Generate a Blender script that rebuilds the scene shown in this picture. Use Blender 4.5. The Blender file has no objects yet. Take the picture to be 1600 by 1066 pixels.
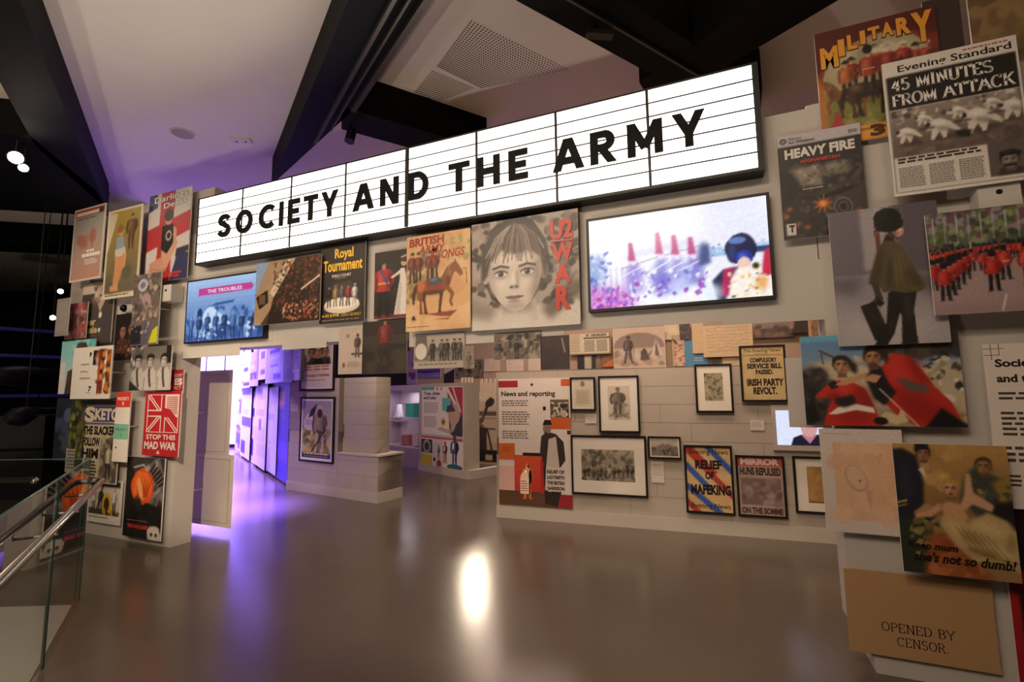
import bpy, bmesh, math, random
import numpy as np
from mathutils import Vector, Matrix

# ------------------------------------------------------------------ camera
FPX, PITCH, ROLL, YAW, EYE = 742.5, 0.105837, -0.0114547, 0.393822, 1.6
def _mm(A, B): return [[sum(A[i][k]*B[k][j] for k in range(3)) for j in range(3)] for i in range(3)]
_cp, _sp, _cr, _sr = math.cos(PITCH), math.sin(PITCH), math.cos(ROLL), math.sin(ROLL)
_M = _mm([[1,0,0],[0,_cp,-_sp],[0,_sp,_cp]], [[_cr,-_sr,0],[_sr,_cr,0],[0,0,1]])
_cy, _sy = math.cos(YAW), math.sin(YAW)
CAM = Matrix(_mm([[_cy,0,_sy],[_sy,0,-_cy],[0,1,0]], _M))
S = bpy.context.scene
COL = S.collection
cd = bpy.data.cameras.new('camera'); cd.sensor_fit = 'HORIZONTAL'; cd.sensor_width = 36
cd.lens = FPX/1600*36; cd.clip_start = .05; cd.clip_end = 200
co = bpy.data.objects.new('camera', cd); COL.objects.link(co)
co.matrix_world = Matrix.Translation((0,0,EYE)) @ CAM.to_4x4()
S.camera = co
EYEP = Vector((0,0,EYE))
S.view_settings.view_transform = 'Standard'; S.view_settings.look = 'None'
S.view_settings.gamma = 1; S.view_settings.use_curve_mapping = False
S.view_settings.exposure = EXPOSURE = 0.0

# ------------------------------------------------------------------ world and large lights
wd = bpy.data.worlds.new('gallery_air'); S.world = wd; wd.use_nodes = True
wd.node_tree.nodes['Background'].inputs[0].default_value = (1.0, .78, .62, 1)
wd.node_tree.nodes['Background'].inputs[1].default_value = .035

def area_light(name, loc, size, size_y, power, color, rot=(0,0,0), spread=math.pi):
    l = bpy.data.lights.new(name, 'AREA'); l.shape = 'RECTANGLE'; l.size = size; l.size_y = size_y
    l.energy = power; l.color = color; l.spread = spread
    o = bpy.data.objects.new(name, l); COL.objects.link(o); o.location = loc; o.rotation_euler = rot
    return o
def spot_light(name, loc, target, power, color, angle=60, blend=.5, radius=.05):
    l = bpy.data.lights.new(name, 'SPOT'); l.energy = power; l.color = color
    l.spot_size = math.radians(angle); l.spot_blend = blend; l.shadow_soft_size = radius
    o = bpy.data.objects.new(name, l); COL.objects.link(o); o.location = loc
    o.rotation_euler = (Vector(target)-Vector(loc)).to_track_quat('-Z', 'Y').to_euler()
    return o
WARM = (1.0, .80, .59)
PURPLE = (.36, .22, 1.0)
# general house light from the ceiling in front of the arch
area_light('house_light', (-2.6, -1.6, 4.45), 5.0, 1.2, 150, WARM, (math.radians(38),0,0))
# corridor colour wash
for (x, y, p) in ((-9.2, 6.4, 240), (-11.2, 7.5, 620), (-13.8, 9.0, 800)):
    area_light('corridor_wash', (x, y, 4.3), 1.2, 1.2, p, PURPLE, spread=math.radians(105))
for (x, y) in ((-6.3, 4.8), (-7.7, 5.6)):
    area_light('corridor_mouth_wash', (x, y, 4.2), .5, .5, 150, (.24, .13, 1.0), spread=math.radians(30))
area_light('gallery_wash', (-3.6, 10.4, 4.3), 3.0, 2.0, 180, (1.0,.72,.62))
area_light('gallery_wash', (-.8, 4.9, 4.3), 4.0, .5, 120, (1.0,.74,.58), (math.radians(14),0,0))

# ------------------------------------------------------------------ helpers
def lin(c):
    if isinstance(c, str):
        c = c.lstrip('#'); c = tuple(int(c[i:i+2],16)/255 for i in (0,2,4))
    return tuple((v/12.92 if v <= .04045 else ((v+.055)/1.055)**2.4) for v in c[:3])
MATS = {}
def mat(name, color='#808080', rough=.5, metal=0, noise=0, scale=8, bump=0, spec=.5, stretch=None, emit=0, trans=0, ior=1.45):
    if name in MATS: return MATS[name]
    m = bpy.data.materials.new(name); m.use_nodes = True; nt = m.node_tree; N = nt.nodes; b = N['Principled BSDF']
    c = lin(color)
    b.inputs['Base Color'].default_value = (*c,1); b.inputs['Roughness'].default_value = rough
    b.inputs['Metallic'].default_value = metal; b.inputs['Specular IOR Level'].default_value = spec
    b.inputs['IOR'].default_value = ior
    if trans: b.inputs['Transmission Weight'].default_value = trans
    if emit:
        b.inputs['Emission Color'].default_value = (*c,1); b.inputs['Emission Strength'].default_value = emit
    if noise or bump:
        tc = N.new('ShaderNodeTexCoord'); mp = N.new('ShaderNodeMapping'); nz = N.new('ShaderNodeTexNoise')
        nz.inputs['Scale'].default_value = scale; nz.inputs['Detail'].default_value = 5
        if stretch: mp.inputs['Scale'].default_value = stretch
        nt.links.new(tc.outputs['Object'], mp.inputs[0]); nt.links.new(mp.outputs[0], nz.inputs['Vector'])
        if noise:
            r = N.new('ShaderNodeValToRGB')
            r.color_ramp.elements[0].position = .3; r.color_ramp.elements[1].position = .7
            r.color_ramp.elements[0].color = (*[v*(1-noise) for v in c],1)
            r.color_ramp.elements[1].color = (*[min(1,v*(1+noise)) for v in c],1)
            nt.links.new(nz.outputs['Fac'], r.inputs[0]); nt.links.new(r.outputs[0], b.inputs['Base Color'])
        if bump:
            bp = N.new('ShaderNodeBump'); bp.inputs['Strength'].default_value = bump; bp.inputs['Distance'].default_value = .01
            nt.links.new(nz.outputs['Fac'], bp.inputs['Height']); nt.links.new(bp.outputs[0], b.inputs['Normal'])
    MATS[name] = m
    return m
def print_mat(name, rough, emit=0.0, grain=.14, scale=60):
    m = bpy.data.materials.new(name); m.use_nodes = True; nt = m.node_tree; N = nt.nodes; b = N['Principled BSDF']
    a = N.new('ShaderNodeAttribute'); a.attribute_name = 'ink'
    tc = N.new('ShaderNodeTexCoord'); nz = N.new('ShaderNodeTexNoise')
    nz.inputs['Scale'].default_value = scale; nz.inputs['Detail'].default_value = 6; nz.inputs['Roughness'].default_value = .65
    nt.links.new(tc.outputs['Object'], nz.inputs['Vector'])
    mr = N.new('ShaderNodeMapRange'); mr.inputs['From Min'].default_value = .25; mr.inputs['From Max'].default_value = .75
    mr.inputs['To Min'].default_value = 1-grain*2; mr.inputs['To Max'].default_value = 1+grain
    nt.links.new(nz.outputs['Fac'], mr.inputs['Value'])
    vm = N.new('ShaderNodeVectorMath'); vm.operation = 'SCALE'
    nt.links.new(a.outputs['Color'], vm.inputs[0]); nt.links.new(mr.outputs[0], vm.inputs['Scale'])
    if emit:
        b.inputs['Base Color'].default_value = (.01,.01,.01,1); b.inputs['Roughness'].default_value = .2
        nt.links.new(vm.outputs[0], b.inputs['Emission Color']); b.inputs['Emission Strength'].default_value = emit
    else:
        nt.links.new(vm.outputs[0], b.inputs['Base Color']); b.inputs['Roughness'].default_value = rough
    return m
INK = print_mat('printed_ink', .42, grain=.05, scale=90)
INKG = print_mat('printed_ink_fine', .5, grain=.06, scale=120)
INKF = print_mat('printed_ink_flat', .4, grain=.03)
SCREEN = print_mat('screen_glow', .2, emit=1.0, grain=.03, scale=30)

def mesh(name, verts, faces, m=None, parent=None, smooth=False):
    me = bpy.data.meshes.new(name); me.from_pydata([tuple(v) for v in verts], [], faces); me.update()
    if m: me.materials.append(m)
    if smooth:
        for p in me.polygons: p.use_smooth = True
    o = bpy.data.objects.new(name, me); COL.objects.link(o)
    if parent: o.parent = parent
    return o
BOXF = [(0,3,2,1),(4,5,6,7),(0,1,5,4),(1,2,6,5),(2,3,7,6),(3,0,4,7)]
def boxv(x0,y0,z0,x1,y1,z1):
    return [(x0,y0,z0),(x1,y0,z0),(x1,y1,z0),(x0,y1,z0),(x0,y0,z1),(x1,y0,z1),(x1,y1,z1),(x0,y1,z1)]
def box(name, x0,y0,z0,x1,y1,z1, m=None, parent=None): return mesh(name, boxv(x0,y0,z0,x1,y1,z1), BOXF, m, parent)
class MB:
    def __init__(s): s.v=[]; s.f=[]
    def add(s, V, F):
        n=len(s.v); s.v += [tuple(v) for v in V]; s.f += [tuple(i+n for i in f) for f in F]; return s
    def box(s,*a): return s.add(boxv(*a), BOXF)
    def bar(s, a, b, w, h):
        a=Vector(a); b=Vector(b); d=(b-a).normalized(); up=Vector((0,0,1)) if abs(d.z)<.9 else Vector((1,0,0))
        x=d.cross(up).normalized()*w/2; y=x.cross(d).normalized()*h/2
        V=[a-x-y,a+x-y,a+x+y,a-x+y,b-x-y,b+x-y,b+x+y,b-x+y]
        return s.add(V,[(0,1,2,3),(4,7,6,5),(0,4,5,1),(1,5,6,2),(2,6,7,3),(3,7,4,0)])
    def tube(s, pts, r, n=10, cap=True):
        pts=[Vector(p) for p in pts]; rings=[]; R=r if isinstance(r,(list,tuple)) else [r]*len(pts)
        for i,p in enumerate(pts):
            d=(pts[min(i+1,len(pts)-1)]-pts[max(i-1,0)]).normalized()
            up=Vector((0,0,1)) if abs(d.z)<.9 else Vector((1,0,0))
            x=d.cross(up).normalized(); y=x.cross(d).normalized()
            rings.append([p+(x*math.cos(t)+y*math.sin(t))*R[i] for t in [2*math.pi*k/n for k in range(n)]])
        V=[v for r_ in rings for v in r_]; F=[]
        for i in range(len(pts)-1):
            for k in range(n):
                F.append((i*n+k,(i+1)*n+k,(i+1)*n+(k+1)%n,i*n+(k+1)%n))
        if cap: F += [tuple(range(n)), tuple(reversed([(len(pts)-1)*n+k for k in range(n)]))]
        return s.add(V,F)
    def prism(s, poly, z0, z1):
        n=len(poly); V=[(p[0],p[1],z0) for p in poly]+[(p[0],p[1],z1) for p in poly]
        return s.add(V,[tuple(reversed(range(n))),tuple(range(n,2*n))]+[(i,(i+1)%n,n+(i+1)%n,n+i) for i in range(n)])
    def build(s, name, m=None, parent=None, smooth=False): return mesh(name, s.v, s.f, m, parent, smooth)
def tag(o, label=None, cat=None, group=None, kind=None):
    if label: o['label']=label
    if cat: o['category']=cat
    if group: o['group']=group
    if kind: o['kind']=kind
    return o
def empty(name, loc=(0,0,0), rz=0):
    o=bpy.data.objects.new(name,None); COL.objects.link(o); o.location=loc; o.rotation_euler=(0,0,rz); o.empty_display_size=.1
    return o
def ray(px,py): return CAM @ Vector(((px-800)/FPX,(533-py)/FPX,-1))
def on_z(px,py,z=0):
    v=ray(px,py); return EYEP+v*((z-EYE)/v.z)
class Plane:
    """vertical plane through (ox,oy), running at angle ang in plan; s runs along it"""
    def __init__(s,ox,oy,ang=0):
        s.o=Vector((ox,oy,0)); s.ang=ang; s.d=Vector((math.cos(ang),math.sin(ang),0)); s.n=Vector((math.sin(ang),-math.cos(ang),0))
    def at(s,px,py,off=0):
        v=ray(px,py); t=((s.o+s.n*off-EYEP).dot(s.n))/v.dot(s.n); p=EYEP+v*t
        return ((p-s.o).dot(s.d), p.z)
    def pt(s,u,z,off=0): 
        p=s.o+s.d*u+s.n*off; return Vector((p.x,p.y,z))
def thru(a,b): return Plane(a[0],a[1],math.atan2(b[1]-a[1],b[0]-a[0]))
AY=3.42
ARCH=Plane(0,AY,0)
NEWS=thru((-2.62,5.74),(.97,5.97))
PIER=thru((-6.69,6.13),(-4.57,5.82))
TOYS=thru((-5.65,8.55),(-4.25,7.96))
HANG=Plane(0,4.0,0)
BACK=Plane(0,6.75,math.radians(2))

# ------------------------------------------------------------------ flat print: coloured shapes on a board
_tc = {}
def text_tris(txt, bold=0.0, shear=0.0, spacing=1.0):
    k=(txt,bold,shear,spacing)
    if k in _tc: return _tc[k]
    cu=bpy.data.curves.new('t','FONT'); cu.body=txt; cu.size=1; cu.offset=bold; cu.shear=shear; cu.fill_mode='FRONT'; cu.resolution_u=3
    cu.space_character=spacing; cu.dimensions='2D'
    o=bpy.data.objects.new('t',cu); COL.objects.link(o); bpy.context.view_layer.update()
    me=o.to_mesh(); V=[(v.co.x,v.co.y) for v in me.vertices]; F=[tuple(p.vertices) for p in me.polygons]
    o.to_mesh_clear(); bpy.data.objects.remove(o); bpy.data.curves.remove(cu)
    xs=[v[0] for v in V] or [0,1]; ys=[v[1] for v in V] or [0,1]
    x0,x1,y0,y1=min(xs),max(xs),min(ys),max(ys)
    _tc[k]=([((v[0]-x0)/(x1-x0+1e-9),(v[1]-y0)/(y1-y0+1e-9)) for v in V],F)
    return _tc[k]
def _arc(cx,cy,rx,ry,a0,a1,n=8): return [(cx+rx*math.cos(math.radians(a0+(a1-a0)*i/n)),cy+ry*math.sin(math.radians(a0+(a1-a0)*i/n))) for i in range(n+1)]
SERIF={'A':(.8,[[(.0,0),(.4,1)],[(.4,1),(.8,0)],[(.17,.36),(.63,.36)]]),
'B':(.65,[[(.1,0),(.1,1)],[(.1,1)]+_arc(.32,.76,.24,.24,90,-90)+[(.1,.52)],[(.1,.52)]+_arc(.35,.26,.28,.26,90,-90)+[(.1,0)]]),
'C':(.75,[_arc(.4,.5,.36,.5,45,315,12),[(.66,.98),(.66,.78)]]),
'D':(.75,[[(.1,0),(.1,1)],[(.1,1)]+_arc(.3,.5,.4,.5,90,-90,10)+[(.1,0)]]),
'E':(.65,[[(.1,0),(.1,1)],[(.1,1),(.58,1),(.58,.8)],[(.1,.52),(.45,.52)],[(.1,0),(.6,0),(.6,.2)]]),
'F':(.62,[[(.1,0),(.1,1)],[(.1,1),(.58,1),(.58,.8)],[(.1,.52),(.45,.52)]]),
'G':(.78,[_arc(.4,.5,.36,.5,45,330,12),[(.45,.42),(.72,.42)],[(.66,.42),(.66,.05)]]),
'H':(.8,[[(.12,0),(.12,1)],[(.68,0),(.68,1)],[(.12,.52),(.68,.52)]]),
'I':(.34,[[(.17,0),(.17,1)]]),'K':(.75,[[(.12,0),(.12,1)],[(.65,1),(.12,.4)],[(.3,.58),(.7,0)]]),
'L':(.62,[[(.12,0),(.12,1)],[(.12,0),(.58,0),(.58,.22)]]),
'M':(.95,[[(.1,0),(.1,1)],[(.1,1),(.47,.1)],[(.47,.1),(.85,1)],[(.85,1),(.85,0)]]),
'N':(.8,[[(.12,0),(.12,1)],[(.12,1),(.68,0)],[(.68,0),(.68,1)]]),
'O':(.8,[_arc(.4,.5,.36,.5,0,360,16)]),'P':(.64,[[(.1,0),(.1,1)],[(.1,1)]+_arc(.34,.74,.26,.26,90,-90)+[(.1,.48)]]),
'R':(.72,[[(.1,0),(.1,1)],[(.1,1)]+_arc(.34,.75,.26,.25,90,-90)+[(.1,.5)],[(.34,.5),(.66,0)]]),
'S':(.62,[_arc(.31,.75,.25,.25,30,250,8)+_arc(.31,.25,.27,.25,70,-150,8)]),
'T':(.74,[[(.37,0),(.37,1)],[(.03,.8),(.03,1),(.71,1),(.71,.8)]]),
'U':(.78,[[(.12,1),(.12,.3)]+_arc(.39,.3,.27,.3,180,360,8)+[(.66,1)]]),
'V':(.78,[[(.02,1),(.39,0)],[(.39,0),(.76,1)]]),'W':(1.1,[[(.02,1),(.3,0)],[(.3,0),(.55,.9)],[(.55,.9),(.8,0)],[(.8,0),(1.08,1)]]),
'Y':(.76,[[(.38,0),(.38,.45)],[(.02,1),(.38,.45)],[(.38,.45),(.74,1)]]),
'X':(.76,[[(.02,1),(.74,0)],[(.02,0),(.74,1)]]),'J':(.5,[[(.35,1),(.35,.2)]+_arc(.2,.2,.15,.2,0,-160,6)]),
'4':(.65,[[(.46,0),(.46,1)],[(.46,1),(.03,.3),(.62,.3)]]),'5':(.6,[[(.52,1),(.12,1),(.12,.56)]+_arc(.28,.3,.26,.3,110,-150,9)]),
'.':(.25,[[(.1,0),(.1,.1)]]),' ':(.36,[])}
def serif_tris(txt, tk=.15, thin=.06):
    V=[];F=[];x=0
    def quad(a,b,t):
        a=Vector(a);b=Vector(b);d=(b-a)
        if d.length<1e-6: return
        d.normalize(); n=Vector((-d.y,d.x))*t/2; e=d*thin*.3; i=len(V)
        V.extend([tuple(a-n-e),tuple(b-n+e),tuple(b+n+e),tuple(a+n-e)]); F.append((i,i+1,i+2,i+3))
    for ch in txt:
        w,st=SERIF.get(ch,SERIF['I'])
        for s in st:
            for a,b in zip(s[:-1],s[1:]):
                l=math.dist(a,b) or 1; quad((a[0]+x,a[1]),(b[0]+x,b[1]), thin+(tk-thin)*(abs(b[1]-a[1])/l)**1.5)
            for e,o in ((s[0],s[1]),(s[-1],s[-2])):
                if (e[1]<.01 or e[1]>.99) and abs(e[1]-o[1])>.35 and len(s)<=12 and ch not in 'OCS':
                    quad((e[0]+x-.11,e[1]),(e[0]+x+.11,e[1]),thin)
        x+=w+.13
    if not V: return ([(0,0)],[])
    xs=[v[0] for v in V];ys=[v[1] for v in V];x0,x1,y0,y1=min(xs),max(xs),min(ys),max(ys)
    return [((v[0]-x0)/(x1-x0),(v[1]-y0)/(y1-y0)) for v in V],F
def clip(poly,x0,y0,x1,y1):
    if all(x0<=p[0]<=x1 and y0<=p[1]<=y1 for p in poly): return poly
    for ax,lim,sg in ((0,x0,1),(0,x1,-1),(1,y0,1),(1,y1,-1)):
        out=[]
        for i,p in enumerate(poly):
            q=poly[i-1]; pi=(p[ax]-lim)*sg>=0; qi=(q[ax]-lim)*sg>=0
            if pi!=qi:
                t=(lim-q[ax])/(p[ax]-q[ax]); out.append((q[0]+(p[0]-q[0])*t,q[1]+(p[1]-q[1])*t))
            if pi: out.append(p)
        poly=out
        if len(poly)<3: return []
    return poly
def mix(a,b,t): 
    f=lambda c: tuple(int(c[1+2*i:3+2*i],16)/255 for i in range(3)) if isinstance(c,str) else c
    a=f(a);b=f(b); return tuple(a[i]+(b[i]-a[i])*t for i in range(3))
class Art:
    def __init__(s,w,h,seed=1): s.w=w;s.h=h;s.items=[];s.z=0;s.rng=random.Random(seed);s.cl=(-w/2,-h/2,w/2,h/2)
    def X(s,x): return (x-.5)*s.w
    def Y(s,y): return (y-.5)*s.h
    def window(s,x0,y0,x1,y1): s.cl=(s.X(x0),s.Y(y0),s.X(x1),s.Y(y1))
    def full(s): s.cl=(-s.w/2,-s.h/2,s.w/2,s.h/2)
    def raw(s,polys,c,alpha=1.0,soft=0.0,kind='r'):
        s.z+=1; c=mix(c,c,0)
        for p in polys:
            p=clip(list(p),*s.cl)
            if len(p)>2: s.items.append((p,c,s.z,alpha,soft*s.w,kind))
    def soft(s,x,y,rx,ry,c,alpha=.6,blur=.35,rot=0):
        cx,cy=s.X(x),s.Y(y); r=math.radians(rot); b=min(rx,ry)*blur; rx=(rx)*s.w; ry=(ry)*s.w
        s.raw([[(cx+rx*math.cos(t)*math.cos(r)-ry*math.sin(t)*math.sin(r),cy+rx*math.cos(t)*math.sin(r)+ry*math.sin(t)*math.cos(r)) for t in [2*math.pi*k/16 for k in range(16)]]],c,alpha,b)
    def spoly(s,pts,c,alpha=.6,blur=.03): s.raw([[(s.X(x),s.Y(y)) for x,y in pts]],c,alpha,blur)
    def tex(s,x0,y0,x1,y1,amp=.15,sx=20,sy=20): s.z+=1; s.items.append(([(s.X(x0),s.Y(y0)),(s.X(x1),s.Y(y0)),(s.X(x1),s.Y(y1)),(s.X(x0),s.Y(y1))],(sx,sy,amp),s.z,1,0,'n'))
    def poly(s,pts,c): s.raw([[(s.X(x),s.Y(y)) for x,y in pts]],c)
    def rect(s,x0,y0,x1,y1,c): s.poly([(x0,y0),(x1,y0),(x1,y1),(x0,y1)],c)
    def bg(s,c): s.rect(0,0,1,1,c)
    def grad(s,x0,y0,x1,y1,ctop,cbot,n=10):
        for i in range(n): s.rect(x0,y0+(y1-y0)*i/n,x1,y0+(y1-y0)*(i+1)/n,mix(cbot,ctop,(i+.5)/n)); s.z-=1
        s.z+=1
    def ell(s,x,y,rx,ry,c,rot=0,n=16,jit=0,alpha=1.0,blur=0.0):
        cx,cy=s.X(x),s.Y(y); rx*=s.w; ry*=s.w; r=math.radians(rot); P=[]
        for k in range(n):
            t=2*math.pi*k/n; j=1+s.rng.uniform(-jit,jit); a=rx*j*math.cos(t); b=ry*j*math.sin(t)
            P.append((cx+a*math.cos(r)-b*math.sin(r),cy+a*math.sin(r)+b*math.cos(r)))
        s.raw([P],c,alpha,blur)
    def line(s,pts,t,c,closed=False):
        P=[Vector((s.X(x),s.Y(y))) for x,y in pts]; t*=s.w; L=[]
        for a,b in zip(P[:-1],P[1:]):
            d=b-a
            if d.length<1e-9: continue
            d.normalize(); n=Vector((-d.y,d.x))*t/2; e=d*t*.3
            L.append([tuple(a-n-e),tuple(b-n+e),tuple(b+n+e),tuple(a+n-e)])
        s.raw(L,c)
    def text(s,txt,x0,y0,x1,y1,c,bold=.02,shear=0,rise=0,serif=False,tk=.17,thin=.07):
        V,F=serif_tris(txt,tk,thin) if serif else text_tris(txt,bold,shear)
        s.raw([[(s.X(x0+V[i][0]*(x1-x0)),s.Y(y0+V[i][1]*(y1-y0)+rise*V[i][0])) for i in f] for f in F],c,kind='t')
    def lines(s,x0,y0,x1,y1,n,c,fill=.5,ragged=.25,words=True):
        L=[]
        for i in range(n):
            yt=y1-(y1-y0)*(i/n); yb=yt-(y1-y0)/n*fill; x=x0; xe=x1-(x1-x0)*s.rng.uniform(0,ragged)
            while x<xe:
                wl=s.rng.uniform(.05,.16)*(x1-x0) if words else xe-x
                a,b=x,min(xe,x+wl); L.append([(s.X(a),s.Y(yb)),(s.X(b),s.Y(yb)),(s.X(b),s.Y(yt)),(s.X(a),s.Y(yt))]); x+=wl+.025*(x1-x0)
        s.raw(L,c,kind='t')
    def blobs(s,x0,y0,x1,y1,n,cols,r0,r1,sq=.8,jit=.3,nv=7):
        for i in range(n):
            s.ell(s.rng.uniform(x0,x1),s.rng.uniform(y0,y1),s.rng.uniform(r0,r1),s.rng.uniform(r0,r1)*sq,s.rng.choice(cols),s.rng.uniform(0,180),nv,jit,.85,.25*r0)
    def U(s,x,y,h,pts,c,flip=1,ww=1.0):   # unit figure coordinates, height 1
        H=h*s.h; s.raw([[(s.X(x)+p[0]*H*flip*ww,s.Y(y)+p[1]*H) for p in pts]],c)
    def Ue(s,x,y,h,cx,cy,rx,ry,c,flip=1,n=12,rot=0):
        H=h*s.h; r=math.radians(rot)
        s.raw([[(s.X(x)+(cx+rx*math.cos(t)*math.cos(r)-ry*math.sin(t)*math.sin(r))*H*flip,s.Y(y)+(cy+rx*math.cos(t)*math.sin(r)+ry*math.sin(t)*math.cos(r))*H) for t in [2*math.pi*k/n for k in range(n)]]],c)
    def sh(s,x,y,h,cx,cy,rx,ry,c,al,flip=1):
        H=h*s.h; s.raw([[(s.X(x)+(cx+rx*math.cos(t))*H*flip,s.Y(y)+(cy+ry*math.sin(t))*H) for t in [2*math.pi*k/10 for k in range(10)]]],c,al,.03*H/s.w)
    def man(s,x,y,h,coat,legs,skin='#c8a080',hat=None,hatc='#15120f',flip=1,stride=.05,belt=None,arm=None,wide=1):
        s.U(x,y,h,[(-.02,.52),(-.09*wide,.5),(-.07-stride,.02),(-.11-stride,0),(.0-stride,0),(.01-stride,.03)],legs,flip)
        s.U(x,y,h,[(.02,.52),(.09*wide,.5),(.06+stride,.03),(.12+stride,0),(.0+stride,0),(-.01+stride,.03)],legs,flip)
        s.U(x,y,h,[(-.12*wide,.81),(-.05,.845),(.05,.845),(.12*wide,.81),(.1*wide,.6),(.11*wide,.44),(-.11*wide,.44),(-.1*wide,.6)],coat,flip)
        a=arm or mix(coat if not isinstance(coat,str) else coat,'#000000',.22)
        s.U(x,y,h,[(-.11*wide,.81),(-.15*wide,.78),(-.18*wide,.6),(-.15*wide,.44),(-.11*wide,.45),(-.12*wide,.6)],a,flip)
        s.U(x,y,h,[(.11*wide,.81),(.15*wide,.78),(.18*wide,.62),(.12*wide,.5),(.08*wide,.52),(.12*wide,.63)],a,flip)
        s.sh(x,y,h,.09*wide,.62,.05,.2,'#000000',.35,flip); s.sh(x,y,h,-.05*wide,.68,.04,.12,'#ffffff',.18,flip); s.sh(x,y,h,.05,.3,.03,.2,'#000000',.3,flip)
        if belt: s.U(x,y,h,[(-.1*wide,.57),(.1*wide,.57),(.1*wide,.6),(-.1*wide,.6)],belt,flip)
        s.Ue(x,y,h,0,.91,.05,.068,skin,flip); s.sh(x,y,h,.03,.9,.03,.05,'#000000',.35,flip); s.sh(x,y,h,0,.925,.04,.012,'#000000',.4,flip); s.U(x,y,h,[(-.03,.83),(.03,.83),(.03,.88),(-.03,.88)],skin,flip)
        if hat=='bear': s.Ue(x,y,h,0,1.0,.085,.1,hatc,flip)
        elif hat=='peak': s.U(x,y,h,[(-.07,.94),(.09,.93),(.09,.95),(.07,.99),(-.06,.99)],hatc,flip)
        elif hat=='helm': s.U(x,y,h,[(-.08,.93),(.09,.93),(.07,.98),(.0,1.03),(-.07,.98)],hatc,flip)
        elif hat=='hair': s.U(x,y,h,[(-.06,.9),(-.055,.97),(0,.99),(.055,.96),(.05,.93),(-.02,.94),(-.045,.9)],hatc,flip)
    def head(s,x,y,r,skin,hair,dark='#2a201a',hat=None,hatc='#222222',shade=None,tilt=0):
        sh=shade or mix(skin,'#1a0f08',.45); hi=mix(skin,'#ffffff',.2); ha=s.w/s.h
        s.ell(x,y+.22*r*ha,1.0*r,1.12*r,hair,tilt,22,.04,1,.04*r); s.poly([(x-.4*r,y-.6*r*ha),(x+.4*r,y-.6*r*ha),(x+.5*r,y-1.5*r*ha),(x-.5*r,y-1.5*r*ha)],sh)
        s.ell(x,y,.78*r,1.08*r,skin,tilt,22,0,1,.05*r); s.soft(x+.55*r,y-.1*r*ha,.3*r,.8*r,sh,.7,.8); s.soft(x-.6*r,y-.15*r*ha,.2*r,.7*r,sh,.5,.8); s.soft(x-.1*r,y+.5*r*ha,.4*r,.25*r,hi,.5,.8); s.soft(x-.25*r,y-.2*r*ha,.25*r,.25*r,hi,.4,.8)
        for k in (-1,1):
            s.soft(x+k*.33*r,y+.16*r*ha,.24*r,.16*r,sh,.75,.6); s.ell(x+k*.33*r,y+.1*r*ha,.15*r,.07*r,dark); s.line([(x+k*.33*r-.2*r,y+.26*r*ha),(x+k*.33*r+.2*r,y+.3*r*ha)],.08*r,mix(hair,dark,.5))
        s.soft(x+.12*r,y-.12*r*ha,.1*r,.3*r,sh,.6,.6); s.soft(x,y-.34*r*ha,.18*r,.07*r,sh,.8,.5); s.ell(x,y-.6*r*ha,.26*r,.06*r,mix(dark,'#903030',.4),0,12,0,.9,.03*r); s.soft(x,y-.72*r*ha,.22*r,.07*r,sh,.5,.6); s.soft(x,y-1.0*r*ha,.5*r,.2*r,sh,.6,.6)
        s.spoly([(x-.9*r,y+.1*r*ha),(x-.85*r,y+.95*r*ha),(x,y+1.3*r*ha),(x+.85*r,y+.95*r*ha),(x+.9*r,y+.1*r*ha),(x+.6*r,y+.6*r*ha),(x+.1*r,y+.72*r*ha),(x-.4*r,y+.66*r*ha),(x-.65*r,y+.4*r*ha)],hair,1,.03*r)
        if hat=='cap': s.spoly([(x-1.0*r,y+.6*r*ha),(x+1.15*r,y+.55*r*ha),(x+1.2*r,y+.95*r*ha),(x+.3*r,y+1.4*r*ha),(x-.9*r,y+1.2*r*ha)],hatc,1,.03*r); s.soft(x-.2*r,y+1.1*r*ha,.5*r,.15*r,mix(hatc,'#ffffff',.25),.5,.8)
        if hat=='helm': s.spoly([(x-1.25*r,y+.5*r*ha),(x+1.25*r,y+.5*r*ha),(x+.9*r,y+1.2*r*ha),(x,y+1.6*r*ha),(x-.9*r,y+1.2*r*ha)],hatc,1,.03*r); s.soft(x-.3*r,y+1.1*r*ha,.4*r,.3*r,mix(hatc,'#ffffff',.3),.5,.8)
    def horse(s,x,y,h,c,flip=1):
        d=mix(c,'#120a06',.45); U=lambda pts,cc: s.U(x,y,h,pts,cc,flip)
        U([(-.34,.5),(-.2,.44),(-.22,.28),(-.18,.06),(-.14,0),(-.24,0),(-.26,.24),(-.34,.34)],d); U([(.12,.46),(.2,.46),(.17,.26),(.14,.06),(.18,0),(.08,0),(.1,.24)],d)
        U([(-.4,.64),(-.48,.6),(-.54,.42),(-.53,.24),(-.48,.2),(-.46,.42),(-.4,.54)],d)
        U([(-.38,.66),(-.2,.69),(0,.66),(.14,.68),(.2,.74),(.32,.9),(.4,.99),(.44,1.02),(.46,1.08),(.485,1.02),(.53,.96),(.63,.8),(.64,.74),(.58,.71),(.53,.76),(.47,.82),(.43,.78),(.38,.66),(.34,.54),(.28,.46),(.1,.4),(-.12,.39),(-.26,.42),(-.36,.46),(-.42,.55)],c)
        U([(-.42,.52),(-.26,.44),(-.31,.28),(-.29,.06),(-.25,0),(-.36,0),(-.35,.24),(-.41,.34)],c); U([(.24,.5),(.34,.52),(.45,.38),(.39,.22),(.43,.13),(.37,.12),(.33,.22),(.36,.36)],c)
        U([(.18,.72),(.32,.92),(.42,1.03),(.36,.98),(.27,.9),(.14,.7)],d)
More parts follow.
